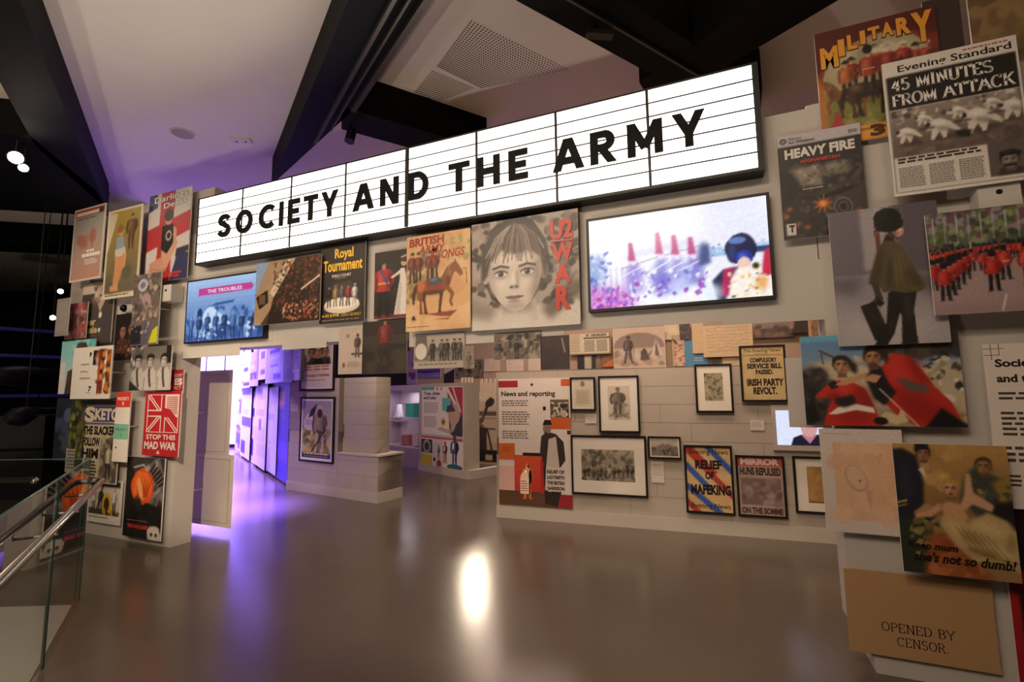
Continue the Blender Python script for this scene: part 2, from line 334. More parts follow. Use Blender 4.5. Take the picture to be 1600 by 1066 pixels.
        s.sh(x,y,h,-.05,.43,.28,.05,'#000000',.4,flip); s.sh(x,y,h,-.28,.6,.08,.06,'#ffffff',.2,flip); s.sh(x,y,h,.3,.64,.05,.12,'#000000',.25,flip); s.sh(x,y,h,.34,.8,.04,.08,'#ffffff',.15,flip)
    def vector(s,name,m,parent,z0,dz,kinds):
        V=[];F=[];C=[]
        for p,c,k,al,so,kd in s.items:
            if kd not in kinds: continue
            c=lin(c); n=len(V); z=z0+k*dz; V+=[(a,b,z) for a,b in p]; F.append(tuple(range(n,n+len(p)))); C+=[c[0],c[1],c[2],1.0]*len(p)
        if not V: return None
        o=mesh(name,V,F,m,parent); at=o.data.attributes.new('ink','FLOAT_COLOR','CORNER'); at.data.foreach_set('color',C)
        return o
    def raster(s,nx,ny):
        SS=2; NX,NY=nx*SS,ny*SS; img=np.full((NY,NX,3),.5); rs=np.random.RandomState(len(s.items)+nx)
        xs=((np.arange(NX)+.5)/NX-.5)*s.w; ys=((np.arange(NY)+.5)/NY-.5)*s.h; cw=s.w/NX; chh=s.h/NY
        for p,c,k,al,so,kd in s.items:
            if kd=='t': continue
            px=[q[0] for q in p]; py=[q[1] for q in p]; pad=so*1.6
            i0=max(0,int((min(px)-pad+s.w/2)/cw)-1); i1=min(NX,int((max(px)+pad+s.w/2)/cw)+2); j0=max(0,int((min(py)-pad+s.h/2)/chh)-1); j1=min(NY,int((max(py)+pad+s.h/2)/chh)+2)
            if i1<=i0 or j1<=j0: continue
            if kd=='n':
                gx,gy=max(2,int(c[0]*(max(px)-min(px))/s.w)+2),max(2,int(c[1]*(max(py)-min(py))/s.w)+2); g=rs.rand(gy,gx)
                u=np.linspace(0,gx-1.001,i1-i0); v=np.linspace(0,gy-1.001,j1-j0); ui=u.astype(int); vi=v.astype(int); uf=(u-ui)[None,:]; vf=(v-vi)[:,None]
                t=(g[vi][:,ui]*(1-uf)+g[vi][:,ui+1]*uf)*(1-vf)+(g[vi+1][:,ui]*(1-uf)+g[vi+1][:,ui+1]*uf)*vf
                img[j0:j1,i0:i1]*=(1+c[2]*(t-.5)*2)[:,:,None]; continue
            X=xs[i0:i1][None,:]; Y=ys[j0:j1][:,None]; m=np.zeros((j1-j0,i1-i0),bool)
            for a,b in zip(p,p[1:]+p[:1]):
                if a[1]==b[1]: continue
                m^=((a[1]>Y)!=(b[1]>Y))&(X<(b[0]-a[0])*(Y-a[1])/(b[1]-a[1])+a[0])
            m=m.astype(float)
            r=int(so/cw)
            if r>0:
                for _ in range(2):
                    for ax in (0,1):
                        q=np.cumsum(np.pad(m,[(r+1,r) if a_==ax else (0,0) for a_ in (0,1)],mode='edge'),axis=ax); n_=m.shape[ax]
                        m=(np.take(q,range(2*r+1,2*r+1+n_),ax)-np.take(q,range(0,n_),ax))/(2*r+1)
            m=(m*al)[:,:,None]; img[j0:j1,i0:i1]=img[j0:j1,i0:i1]*(1-m)+np.array(c)*m
        im=img.reshape(ny,SS,nx,SS,3).mean((1,3))
        k=np.pad(im,((1,1),(1,1),(0,0)),mode='edge'); im=.8*im+.05*(k[:-2,1:-1]+k[2:,1:-1]+k[1:-1,:-2]+k[1:-1,2:])
        im=im*(1+.018*rs.randn(ny,nx,1))+.004*rs.randn(ny,nx,3)
        return np.clip(im,0,1)
    def build(s,name,m,parent,z0=.0006,dz=.00004,ppm=120):
        if m is INKF: return s.vector(name,m,parent,z0,dz,'rt')
        nx=max(8,min(230,int(s.w*ppm))); ny=max(8,min(260,int(s.h*ppm))); im=s.raster(nx,ny)
        im=np.where(im<=.04045,im/12.92,((im+.055)/1.055)**2.4)
        gx,gy=np.meshgrid(np.linspace(-s.w/2,s.w/2,nx),np.linspace(-s.h/2,s.h/2,ny)); V=np.stack([gx,gy,np.full_like(gx,z0)],-1).reshape(-1,3).astype(np.float32)
        idx=np.arange(nx*ny).reshape(ny,nx); Q=np.stack([idx[:-1,:-1],idx[:-1,1:],idx[1:,1:],idx[1:,:-1]],-1).reshape(-1,4)
        me=bpy.data.meshes.new(name); me.vertices.add(len(V)); me.vertices.foreach_set('co',V.ravel())
        me.loops.add(Q.size); me.loops.foreach_set('vertex_index',Q.ravel().astype(np.int32)); me.polygons.add(len(Q)); me.polygons.foreach_set('loop_start',np.arange(0,Q.size,4,dtype=np.int32))
        me.update(calc_edges=True); me.materials.append(m)
        at=me.attributes.new('ink','FLOAT_COLOR','POINT'); at.data.foreach_set('color',np.concatenate([im.reshape(-1,3),np.ones((nx*ny,1))],1).astype(np.float32).ravel())
        o=bpy.data.objects.new(name,me); COL.objects.link(o); o.parent=parent
        t=s.vector('lettering',INKF if m is not SCREEN else SCREEN,parent,z0+.0004,.00002,'t')
        if t: t['kind']='stuff'; t.parent=o
        return o,t
ARTN=[0]
def PPM(p): return 742/((Vector(p)-EYEP).length)/1.2
def rect_on(pl,q,off):
    if len(q)==4:
        a=pl.at(q[0],q[1],off); b=pl.at(q[2],q[3],off); return a[0],b[1],b[0],a[1]
    P=[pl.at(q[i],q[i+1],off) for i in (0,2,4,6)]   # TL TR BR BL
    return (P[0][0]+P[3][0])/2,(P[2][1]+P[3][1])/2,(P[1][0]+P[2][0])/2,(P[0][1]+P[1][1])/2
WHITE=mat('board_white','#d9d2ca',.55,noise=.03,scale=20)
PAINT=mat('painted_panel','#bcb4ac',.5,noise=.03,scale=3)
BLACKM=mat('black_metal','#0b0a0a',.45,noise=.2,scale=30)
STEEL=mat('brushed_steel','#9a958f',.28,metal=1,noise=.06,scale=40,stretch=(1,30,30))
PEG=mat('peg_steel','#b8b4ae',.3,metal=1,noise=.05,scale=60)
FRAMEB=mat('frame_black','#17130f',.35,noise=.15,scale=40)
MOUNT=mat('mount_card','#d6cdbf',.7,noise=.02,scale=30)
def panel(name,label,cat,pl,off,q,fn,thick=.012,edge=None,inkm=None,group=None,pegs=True,part='printed_image'):
    x0,z0,x1,z1=rect_on(pl,q,off); w,h=x1-x0,z1-z0
    o=box(name,-w/2,-h/2,-thick,w/2,h/2,0,edge or WHITE)
    o.location=pl.pt((x0+x1)/2,(z0+z1)/2,off); o.rotation_euler=(math.pi/2,0,pl.ang); tag(o,label,cat,group)
    ARTN[0]+=1
    if fn:
        a=Art(w,h,ARTN[0]); fn(a); a.build(part,inkm or INK,o,ppm=PPM(pl.pt((x0+x1)/2,(z0+z1)/2,off)))
    if pegs and off-thick>.006:
        for sx,dp in (pegs if isinstance(pegs,list) else [(-.3,.0045),(.3,.0045)]):
            MB().tube([(sx*w,0,-thick),(sx*w,0,-off+dp+.0008)],.009,8).build('standoff',PEG,o)
    return o
def framed(name,label,cat,pl,off,q,fn,fw=.022,inner=(.2,.2,.8,.8),mount=None,fm=None,depth=.03,group=None,pic=True):
    x0,z0,x1,z1=rect_on(pl,q,off); w,h=x1-x0,z1-z0
    m=MB()
    for (a,b,c,d) in ((-w/2,h/2-fw,w/2,h/2),(-w/2,-h/2,w/2,-h/2+fw),(-w/2,-h/2+fw,-w/2+fw,h/2-fw),(w/2-fw,-h/2+fw,w/2,h/2-fw)): m.box(a,b,-depth,c,d,0)
    o=m.build(name,fm or FRAMEB); o.location=pl.pt((x0+x1)/2,(z0+z1)/2,off); o.rotation_euler=(math.pi/2,0,pl.ang); tag(o,label,cat,group)
    box('mount_card',-w/2+fw*.6,-h/2+fw*.6,-depth+.001,w/2-fw*.6,h/2-fw*.6,-.010,mount or MOUNT,o)
    ARTN[0]+=1
    if fn:
        iw,ih=w-2*fw,h-2*fw; a=Art(iw*(inner[2]-inner[0]),ih*(inner[3]-inner[1]),ARTN[0]); fn(a)
        p=a.build('printed_picture',INKG,o,z0=-.0094,ppm=PPM(o.location))[0]; p.location=(iw*((inner[0]+inner[2])/2-.5),ih*((inner[1]+inner[3])/2-.5),0)
    return o

def strip_polys(pts,t):
    P=[Vector(p) for p in pts]; n=len(P); L=[];R=[]
    closed=(P[0]-P[-1]).length<1e-5
    for i in range(n):
        a=P[i-1] if i>0 else (P[-2] if closed else P[i]); b=P[i+1] if i<n-1 else (P[1] if closed else P[i])
        d1=(P[i]-a); d2=(b-P[i]); d1=d1.normalized() if d1.length>1e-6 else d2.normalized(); d2=d2.normalized() if d2.length>1e-6 else d1
        m=(d1+d2).normalized(); nn=Vector((-m.y,m.x)); k=1/max(.45,Vector((-d1.y,d1.x)).dot(nn)); L.append(P[i]+nn*t/2*k); R.append(P[i]-nn*t/2*k)
    return [[tuple(R[i]),tuple(R[i+1]),tuple(L[i+1]),tuple(L[i])] for i in range(n-1)]
T_=.22; H_=T_/2
SANS={'S':[_arc(.36,.735,.255,.165,15,90,6)[::1]+_arc(.36,.735,.255,.165,90,270,12)[1:]+_arc(.36,.30,.27,.2,90,-90,12)[1:]+_arc(.36,.30,.27,.2,-90,-165,6)[1:]],
'O':[_arc(.47,.5,.37,.4,0,360,28)],'C':[_arc(.47,.5,.37,.4,48,312,22)],'I':[[(.1,0),(.1,1)]],'E':[[(H_,0),(H_,1)],[(H_,.9),(.6,.9)],[(H_,.5),(.55,.5)],[(H_,.1),(.61,.1)]],
'T':[[(.35,0),(.35,1)],[(0,.91),(.7,.91)]],'Y':[[(.4,0),(.4,.45)],[(.07,1.06),(.4,.38)],[(.73,1.06),(.4,.38)]],'A':[[(.07,-.08),(.42,1.06)],[(.77,-.08),(.42,1.06)],[(.2,.3),(.64,.3)]],
'N':[[(H_,0),(H_,1)],[(.66,0),(.66,1)],[(.08,1.06),(.68,-.06)]],'D':[[(H_,0),(H_,1)],[(H_,.9),(.32,.9)]+_arc(.32,.5,.36,.4,90,-90,16)+[(H_,.1)]],
'H':[[(H_,0),(H_,1)],[(.66,0),(.66,1)],[(H_,.5),(.66,.5)]],'R':[[(H_,0),(H_,1)],[(H_,.9),(.36,.9)]+_arc(.36,.69,.21,.21,90,-90,12)+[(H_,.48)],[(.32,.46),(.62,-.05)]],
'M':[[(H_,0),(H_,1)],[(.82,0),(.82,1)],[(.08,1.05),(.46,.22)],[(.84,1.05),(.46,.22)]]}
def sans_polys(ch):
    out=[]
    for st in SANS[ch]:
        for q in strip_polys(st,T_):
            q=clip(q,-5,0,5,1)
            if len(q)>2: out.append(q)
    xs=[p[0] for q in out for p in q]; x0,x1=min(xs),max(xs)
    return [[((p[0]-x0)/(x1-x0),p[1]) for p in q] for q in out]

# ------------------------------------------------------------------ the setting
FLOORM=mat('resin_floor','#5a4f45',.2,noise=.06,scale=1.2,bump=0)
def floor_nodes():
    nt=FLOORM.node_tree; N=nt.nodes; b=N['Principled BSDF']
    tc=N.new('ShaderNodeTexCoord'); nz=N.new('ShaderNodeTexNoise'); nz.inputs['Scale'].default_value=90; nz.inputs['Detail'].default_value=3
    bp=N.new('ShaderNodeBump'); bp.inputs['Strength'].default_value=.1; bp.inputs['Distance'].default_value=.004
    nt.links.new(tc.outputs['Object'],nz.inputs['Vector']); nt.links.new(nz.outputs['Fac'],bp.inputs['Height']); nt.links.new(bp.outputs[0],b.inputs['Normal'])
floor_nodes()
tag(mesh('floor',[(-26,-8,0),(9,-8,0),(9,19,0),(-26,19,0)],[(0,1,2,3)],FLOORM),'glossy grey brown resin floor','floor',kind='structure')
CEILM=mat('ceiling_plaster','#e6dccf',.8,noise=.02,scale=2)
HC=4.85; HB=4.45
ceil=tag(mesh('ceiling',[(-26,-8,HC),(9,-8,HC),(9,19,HC),(-26,19,HC)],[(3,2,1,0)],CEILM),'pale plaster ceiling panels','ceiling',kind='structure')
DARKW=mat('dark_wall','#15131a',.8,noise=.2,scale=2)
GREYW=mat('grey_wall','#6a6570',.8,noise=.05,scale=2)
tag(mesh('wall_back',[(-26,18.9,0),(9,18.9,0),(9,18.9,HC),(-26,18.9,HC)],[(0,1,2,3)],GREYW),'grey far wall of gallery','wall',kind='structure')
a=on_z(-330,452,HC); b=on_z(150,456,HC)
tag(mesh('wall_left',[(a.x,a.y,0),(b.x,b.y,0),(b.x,b.y,HC),(a.x,a.y,HC)],[(0,1,2,3)],DARKW),'black wall at end of dark side hall','wall',kind='structure')
tag(mesh('wall_corridor',[(-7.5,4.1,0),(-8.7,4.81,0),(-8.7,4.81,3.4),(-7.5,4.1,3.4),(-19,10.9,0),(-19,10.9,HC),(-8.7,4.81,HC)],[(0,1,2,3),(1,4,5,6,2)],DARKW),'dark wall between corridor and dark hall','wall',kind='structure')
tag(mesh('wall_right',[(8.9,-8,0),(8.9,19,0),(8.9,19,HC),(8.9,-8,HC)],[(3,2,1,0)],GREYW),'grey side wall beyond arch','wall',kind='structure')

# black roof steelwork
BEAMM=mat('beam_black','#040404',.7,spec=.2,noise=.25,scale=6)
def px_poly(pts,z): return [on_z(x,y,z) for x,y in pts]
def beam(label,e1,e2,k0,k1,z0=HB,name='ceiling_beam'):
    P=[on_z(*p,z0) for p in (*e1,*e2)]; a,b,c,d=P
    q=[a+(a-b)*k0,b+(b-a)*k1,d+(d-c)*k1,c+(c-d)*k0]
    o=MB().prism([(p.x,p.y) for p in q],z0,HC-.002).build(name,BEAMM); tag(o,label,'beam',kind=None)
    return o,q
bA,_=beam('black ceiling beam slanting down the upper left corner',((30,0),(160,310)),((-38,60),(48,215)),.5,.12)
bB,qB=beam('wide black ceiling beam with cable tracks above the sign middle',((545,0),(430,275)),((665,0),(555,165)),.6,.1)
bE,_=beam('short black cross beam meeting the track beam behind the sign',((552,172),(690,213)),((545,205),(635,230)),.12,.6)
bC,qC=beam('black ceiling beam with lamp bracket running to the crossing',((805,0),(1015,115)),((975,0),(1085,70)),.5,1.25,HB-.002)
bD,_=beam('black ceiling beam slanting from crossing to upper right',((1082,72),(1187,0)),((1133,105),(1280,18)),1.0,1.2,HB-.004)
def flat_beam(label,pts):
    return tag(MB().prism([(p.x,p.y) for p in px_poly(pts,HB)],HB,HC-.002).build('ceiling_beam',BEAMM),label,'beam')
flat_beam('deep black ceiling beam over dark hall carrying the bright lamps',[(-200,190),(46,212),(150,298),(168,338),(0,328),(-200,316)])
flat_beam('thin black ceiling beam across the dark hall',[(-250,366),(150,386),(150,400),(-250,382)])
# cable tracks on the wide beam
def along(q,t,s): return (q[0].lerp(q[3],t)).lerp(q[1].lerp(q[2],t),s)
for t,w in ((.55,.03),(.74,.02),(.97,.05)):
    p0=along(qB,t,.02); p1=along(qB,t,.93)
    MB().bar((p0.x,p0.y,HB-.03),(p1.x,p1.y,HB-.03),w,.05).build('cable_track',mat('track_grey','#4b4642',.4,metal=.6,noise=.1,scale=30),bB)
p0=along(qC,.55,.0); p1=along(qC,.55,.8)
MB().bar((p0.x,p0.y,HB-.02),(p1.x,p1.y,HB-.02),.02,.03).build('cable_track',MATS['track_grey'],bC)
# ceiling fittings
def disc(cx,cy,r,z0,z1,n=28): return MB().prism([(cx+r*math.cos(2*math.pi*k/n),cy+r*math.sin(2*math.pi*k/n)) for k in range(n)],z0,z1)
p=on_z(285,208,HC)
sp=disc(p.x,p.y,.135,HC-.012,HC).build('ceiling_speaker',mat('speaker_rim','#d2c8b8',.6,noise=.02)); tag(sp,'round cream ceiling loudspeaker left of the track beam','speaker')
disc(p.x,p.y,.115,HC-.016,HC-.012).build('speaker_grille',mat('speaker_mesh','#a89d8c',.8,noise=.2,scale=300),sp)
p=on_z(377,219,HC)
em=tag(MB().box(-.12,-.06,HC-.02,.12,.06,HC).build('ceiling_sensor',mat('sensor_cream','#d8cdbd',.6,noise=.02)),'small cream twin sensor plate beside the ceiling speaker','sensor')
em.location=(p.x,p.y,0); em.rotation_euler=(0,0,.5)
for s in (-.055,.055): disc(s,0,.016,HC-.024,HC-.02,12).build('sensor_eye',BLACKM,em)
# perforated acoustic panels
def perf(c,nu,nv):
    P=px_poly(c,HC); m=MB(); r=.009
    for i in range(nu):
        for j in range(nv):
            u=(i+.5)/nu; v=(j+.5)/nv; q=P[0].lerp(P[1],u).lerp(P[3].lerp(P[2],u),v)
            m.add([(q.x+r*math.cos(k*math.pi/3),q.y+r*math.sin(k*math.pi/3),HC-.0015) for k in range(6)],[(5,4,3,2,1,0)])
    o=m.build('acoustic_holes',mat('hole_dark','#3d362f',.9,noise=.1),ceil); o['kind']='stuff'
perf([(735,30),(890,108),(752,138),(682,104)],34,26)
perf([(675,109),(742,137),(665,168),(633,162)],22,20)

# ------------------------------------------------------------------ lamps
LAMPE=mat('lamp_face','#fff1dc',.3,emit=30)
def track_lamp(label,loc,target,power,angle=50,color=WARM,glow=True,r=.055,blend=.6,stem=True,group=None,top=HC,mount=None):
    loc=Vector(loc); d=(Vector(target)-loc).normalized()
    o=MB().tube([loc-d*.09,loc-d*.07,loc+d*.07,loc+d*.075],[r*.6,r,r,r*1.05],14).build('track_lamp',BLACKM); tag(o,label,'lamp',group)
    if stem: MB().tube([loc-d*.03,mount or (loc.x,loc.y,top)],.012,8).build('stem',BLACKM,o)
    f=loc+d*.0765; x=d.orthogonal().normalized(); y=d.cross(x)
    mesh('lamp_lens',[f+(x*math.cos(2*math.pi*k/14)+y*math.sin(2*math.pi*k/14))*r*.85 for k in range(14)],[tuple(range(14))],LAMPE if glow else BLACKM,o)
    if power:
        l=spot_light('lamp_beam',loc+d*.085,target,power,color,angle,blend,r*.8); l.parent=o
    return o
# lamps over the visitors' side, aimed at the arch
LAMPS=[((-6.9,.2,4.3),(-6.3,3.4,2.3),190,58),((-4.9,-.3,4.3),(-4.4,3.4,2.2),120,60),((-2.6,-.6,4.3),(-2.2,3.4,2.2),120,60),
       ((-.6,-.6,4.3),(-.2,3.4,2.1),110,60),((1.0,-.4,4.3),(1.4,3.4,2.8),42,54),((.3,-2.0,4.3),(-5.5,4.0,.95),1500,16)]
LN=['aimed at the left pillar','aimed at the blue screen','aimed at the child portrait','aimed at the big screen','aimed at the right pillar','aimed low at the left pillar foot']
for n_,(l,t,p,a) in zip(LN,LAMPS):
    track_lamp('black track spotlight behind the visitor '+n_,l,t,p,a,group='arch spotlights')
# unseen lamps added to light the rear gallery, on arms behind the beam
for n_,l,t,p,a in (('lighting the pier bench',(-4.4,4.0,3.15),(-5.5,6.1,1.4),130,80),('lighting the news partition left',(-1.9,3.95,3.2),(-1.7,5.8,1.1),85,80),('lighting the news partition right',(.1,3.95,3.2),(.2,5.9,1.1),85,80),('lighting the toys panel',(-3.7,4.0,3.15),(-4.9,8.3,1.1),90,40)):
    track_lamp('added black spotlight hidden behind the beam '+n_,l,t,p,a,mount=(l[0],AY+.22,l[2]))
# unseen floor lamps, added only to brighten the ceiling
RING=mat('fill_lamp_ring','#8a857e',.3,metal=1,noise=.05)
for n_,x,y,p in (('farthest left',-6.6,-.2,150),('left of the visitor',-4.0,-.1,190),('beside the visitor',-1.6,-.2,190),('in the dark hall',-10.6,1.4,60)):
    o=disc(x,y,.11,0.001,.012).build('ceiling_fill_lamp',RING); tag(o,'unseen round steel floor lamp added to light the ceiling, '+n_,'lamp','added ceiling fill lamps')
    disc(x,y,.085,.012,.014).build('lens',LAMPE,o)
    l=spot_light('ceiling_fill_beam',(x,y,.03),(x,y+.45,1),p,(1,.84,.68),112,.5,.08); l.parent=o

# visible lamps in the picture
p=on_z(24,246,4.25); track_lamp('bright warm lamp head upper of the pair under the deep beam',p,(0,.3,1.4),14,80,r=.075,top=HB)
p=on_z(36,262,4.2); track_lamp('smaller bright warm lamp head lower of the pair under the deep beam',p,(0,.3,1.4),9,80,r=.05,top=HB)
for (x,y,z,l) in ((95,455,3.7,'tiny far lamp glowing left of the tilted red poster'),(83,496,3.2,'tiny far lamp glowing low in the dark hall')):
    v=ray(x,y); q=EYEP+v*(11.0/v.length); track_lamp(l,q,(q.x+2,q.y-1,q.z-.5),4,60,r=.045)
p=on_z(548,212,HB-.12); track_lamp('small black lamp hanging where the cross beam meets the track beam',p,(p.x,p.y-.6,2),0,glow=False,r=.05,top=HB)
p=on_z(937,54,HB-.08)
lb=tag(MB().bar((p.x-.09,p.y-.05,p.z),(p.x+.09,p.y+.05,p.z),.07,.035).build('lamp_bracket',mat('bracket_grey','#2e2a27',.4,metal=.4,noise=.1)),'dark grey lamp bracket clipped under the crossing beam','bracket')
MB().tube([(p.x-.03,p.y,p.z),(p.x-.03,p.y,HB)],.012,8).build('stem',BLACKM,lb)
# far strip lamp behind the arch that mirrors in the floor
v=ray(744,527); q=EYEP+v*(12.0/v.length)
LSTRIP=mat('strip_glow','#ffe2bd',.3,emit=22)
st=tag(MB().bar((q.x-.22,q.y-.1,q.z),(q.x+.22,q.y+.12,q.z+.06),.12,.1).build('strip_lamp',LSTRIP),'bright strip lamp far behind, just under the child portrait','lamp')
MB().tube([(q.x,q.y,q.z+.05),(q.x,q.y,HC)],.012,8).build('stem',BLACKM,st)
sl=spot_light('lamp_beam',(q.x,q.y-.12,q.z-.02),(q.x+1.2,q.y-6,0),260,(1,.82,.6),55,.6,.14); sl.parent=st

# ------------------------------------------------------------------ dark hall at left
vw=lambda px,py,d:EYEP+ray(px,py)*(d/ray(px,py).length)
LED=mat('led_violet','#3a2a90',.4,emit=.06)
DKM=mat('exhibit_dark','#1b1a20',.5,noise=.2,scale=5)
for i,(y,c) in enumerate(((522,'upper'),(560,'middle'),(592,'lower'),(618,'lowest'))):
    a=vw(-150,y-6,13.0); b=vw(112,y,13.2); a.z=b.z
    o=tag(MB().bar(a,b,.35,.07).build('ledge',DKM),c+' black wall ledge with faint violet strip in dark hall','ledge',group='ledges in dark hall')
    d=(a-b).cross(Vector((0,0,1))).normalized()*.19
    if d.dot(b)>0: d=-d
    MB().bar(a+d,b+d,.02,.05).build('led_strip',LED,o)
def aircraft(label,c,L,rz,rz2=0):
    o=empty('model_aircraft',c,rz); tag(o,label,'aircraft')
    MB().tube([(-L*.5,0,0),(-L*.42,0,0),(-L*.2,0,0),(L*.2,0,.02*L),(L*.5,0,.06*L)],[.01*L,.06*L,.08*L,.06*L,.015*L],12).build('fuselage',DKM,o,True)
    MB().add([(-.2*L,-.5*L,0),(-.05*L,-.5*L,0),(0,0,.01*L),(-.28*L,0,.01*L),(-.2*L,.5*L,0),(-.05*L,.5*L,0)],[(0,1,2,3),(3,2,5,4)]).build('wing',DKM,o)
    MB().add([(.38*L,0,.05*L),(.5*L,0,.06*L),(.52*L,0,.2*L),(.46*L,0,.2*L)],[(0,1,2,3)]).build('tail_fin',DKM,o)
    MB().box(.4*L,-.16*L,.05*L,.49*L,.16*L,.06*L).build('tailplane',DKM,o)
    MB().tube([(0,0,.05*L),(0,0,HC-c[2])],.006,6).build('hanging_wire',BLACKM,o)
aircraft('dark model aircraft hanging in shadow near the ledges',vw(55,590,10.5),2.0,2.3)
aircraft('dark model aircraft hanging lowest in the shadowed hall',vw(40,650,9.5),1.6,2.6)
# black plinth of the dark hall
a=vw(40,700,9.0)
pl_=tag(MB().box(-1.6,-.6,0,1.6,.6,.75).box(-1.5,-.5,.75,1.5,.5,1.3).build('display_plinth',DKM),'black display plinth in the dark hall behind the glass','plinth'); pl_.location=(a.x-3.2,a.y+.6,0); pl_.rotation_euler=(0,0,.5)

# ------------------------------------------------------------------ glass balustrade at left
GLASS=bpy.data.materials.new('clear_glass'); GLASS.use_nodes=True
nt=GLASS.node_tree; nt.nodes.clear(); out=nt.nodes.new('ShaderNodeOutputMaterial'); mx=nt.nodes.new('ShaderNodeMixShader'); tr=nt.nodes.new('ShaderNodeBsdfTransparent'); gl=nt.nodes.new('ShaderNodeBsdfGlossy'); fr=nt.nodes.new('ShaderNodeFresnel')
fr.inputs['IOR'].default_value=1.45; tr.inputs[0].default_value=(.95,.97,.96,1); gl.inputs['Roughness'].default_value=.01
ge=nt.nodes.new('ShaderNodeNewGeometry'); m1=nt.nodes.new('ShaderNodeMath'); m1.operation='SUBTRACT'; m1.inputs[0].default_value=1; m2=nt.nodes.new('ShaderNodeMath'); m2.operation='MULTIPLY'
nt.links.new(ge.outputs['Backfacing'],m1.inputs[1]); nt.links.new(fr.outputs[0],m2.inputs[0]); nt.links.new(m1.outputs[0],m2.inputs[1]); nt.links.new(m2.outputs[0],mx.inputs[0]); nt.links.new(tr.outputs[0],mx.inputs[1]); nt.links.new(gl.outputs[0],mx.inputs[2]); nt.links.new(mx.outputs[0],out.inputs[0])
GEDGE=mat('glass_edge','#3d5a52',.2,noise=.05)
g0=on_z(122,943); g1=on_z(57,1066)
gd=(g1-g0).normalized(); gn=Vector((-gd.y,gd.x,0))
if gn.dot(-g0)<0: gn=-gn
bal=empty('glass_balustrade',g0); tag(bal,'frameless glass balustrade with steel handrail at the left edge','balustrade')
def gpane(a,b,h=1.1,par=None,base=g0):
    d=(b-a).normalized(); n=Vector((-d.y,d.x,0))*.006
    o=MB().prism([((a-n-base).x,(a-n-base).y),((b-n-base).x,(b-n-base).y),((b+n-base).x,(b+n-base).y),((a+n-base).x,(a+n-base).y)],.0,h).build('glass_pane',GLASS,par)
    MB().bar((a-base)+Vector((0,0,h+.002)),(b-base)+Vector((0,0,h+.002)),.014,.006).build('pane_edge',GEDGE,par)
    MB().bar((a-base)+Vector((0,0,.02)),(a-base)+Vector((0,0,h)),.012,.012).build('pane_edge',GEDGE,par)
    MB().bar((b-base)+Vector((0,0,.02)),(b-base)+Vector((0,0,h)),.012,.012).build('pane_edge',GEDGE,par)
gj=g0+gd*1.12
gpane(g0,gj-gd*.01,par=bal); gpane(gj+gd*.01,g0+gd*2.8,par=bal)
rp=[g0+gd*(-.02)+gn*.0,g0+gd*(-.02)+gn*.05,g0+gd*.03+gn*.09,g0+gd*2.8+gn*.09]
RZ=.925
MB().tube([(p-g0)+Vector((0,0,RZ)) for p in rp],.021,14).build('handrail',STEEL,bal,True)
for k in (.35,1.0,1.6):
    c=(g0+gd*k-g0); MB().tube([c+Vector((0,0,RZ-.05)),c+gn*.09+Vector((0,0,RZ-.05)),c+gn*.09+Vector((0,0,RZ-.01))],.008,8).build('rail_bracket',STEEL,bal)
h1=on_z(-120,946)
bal2=empty('glass_balustrade',g0); tag(bal2,'further glass balustrade with level steel rail running off to the left','balustrade')
gpane(h1,g0-(g0-h1).normalized()*.03,par=bal2)
hd=(h1-g0).normalized(); hn=Vector((-hd.y,hd.x,0)); hn=hn if hn.dot(g0)>0 else -hn
MB().tube([hd*.45+hn*.02+Vector((0,0,RZ)),hd*.5+hn*.09+Vector((0,0,RZ)),(h1-g0)+hn*.09+Vector((0,0,RZ))],.021,14).build('handrail',STEEL,bal2,True)
LAND=mat('landing_floor','#aaa49d',.3,noise=.05,scale=3)
hi=(h1-g0).normalized()
q=[g0+gd*.05-gn*.03,g0+gd*2.8-gn*.03,g0+gd*2.8-gn*1.6,h1+gd*.12]
tag(MB().prism([(p.x,p.y) for p in q],.001,.012).build('stair_landing',LAND),'paler grey landing floor inside the glass enclosure','landing')

# ------------------------------------------------------------------ entrance arch
arch=empty('entrance_arch',(0,AY,0)); tag(arch,'white layered panel archway carrying the sign and posters','archway')
D=.22
box('pillar_slab',-6.9,0,0,-5.36,D,3.3,PAINT,arch)
box('pillar_slab',-6.55,.03,3.3,-5.02,D-.03,3.92,PAINT,arch)
box('pillar_slab',-7.5,.03,1.2,-6.9,.15,3.75,PAINT,arch)
box('beam_slab',-5.36,0,2.08,.66,D,3.40,PAINT,arch)
o=MB(); rx0=.66
V=[(rx0+.02,.24),(rx0+.12,.06),(rx0+.12,0),(3.6,0),(3.6,3.42),(.66,3.42)]
o.add([(x,0,z) for x,z in V]+[(x,D,z) for x,z in V],[tuple(range(6)),tuple(reversed(range(6,12)))]+[(i,6+i,6+(i+1)%6,(i+1)%6) for i in range(6)])
o.build('pillar_slab',PAINT,arch)
box('pillar_slab',1.85,.04,3.42,3.6,D,4.3,PAINT,arch)
for (x0,z0,x1,z1,y) in ((-5.34,2.0,-4.45,2.5,-.004),(-4.45,2.12,-4.0,2.45,-.004),(-3.86,2.03,-3.3,2.5,-.004),(-3.3,2.1,-2.4,2.6,-.004),(-2.38,1.99,-1.0,2.5,-.004),(-1.0,2.045,.1,2.45,-.004),(.1,2.02,.68,2.4,-.004),(-6.4,1.9,-5.6,2.9,-.004)):
    box('facing_panel',x0,y,z0,x1,0,z1,PAINT,arch)
box('facing_panel',.44,.004,1.36,.66,.02,1.79,PAINT,arch)
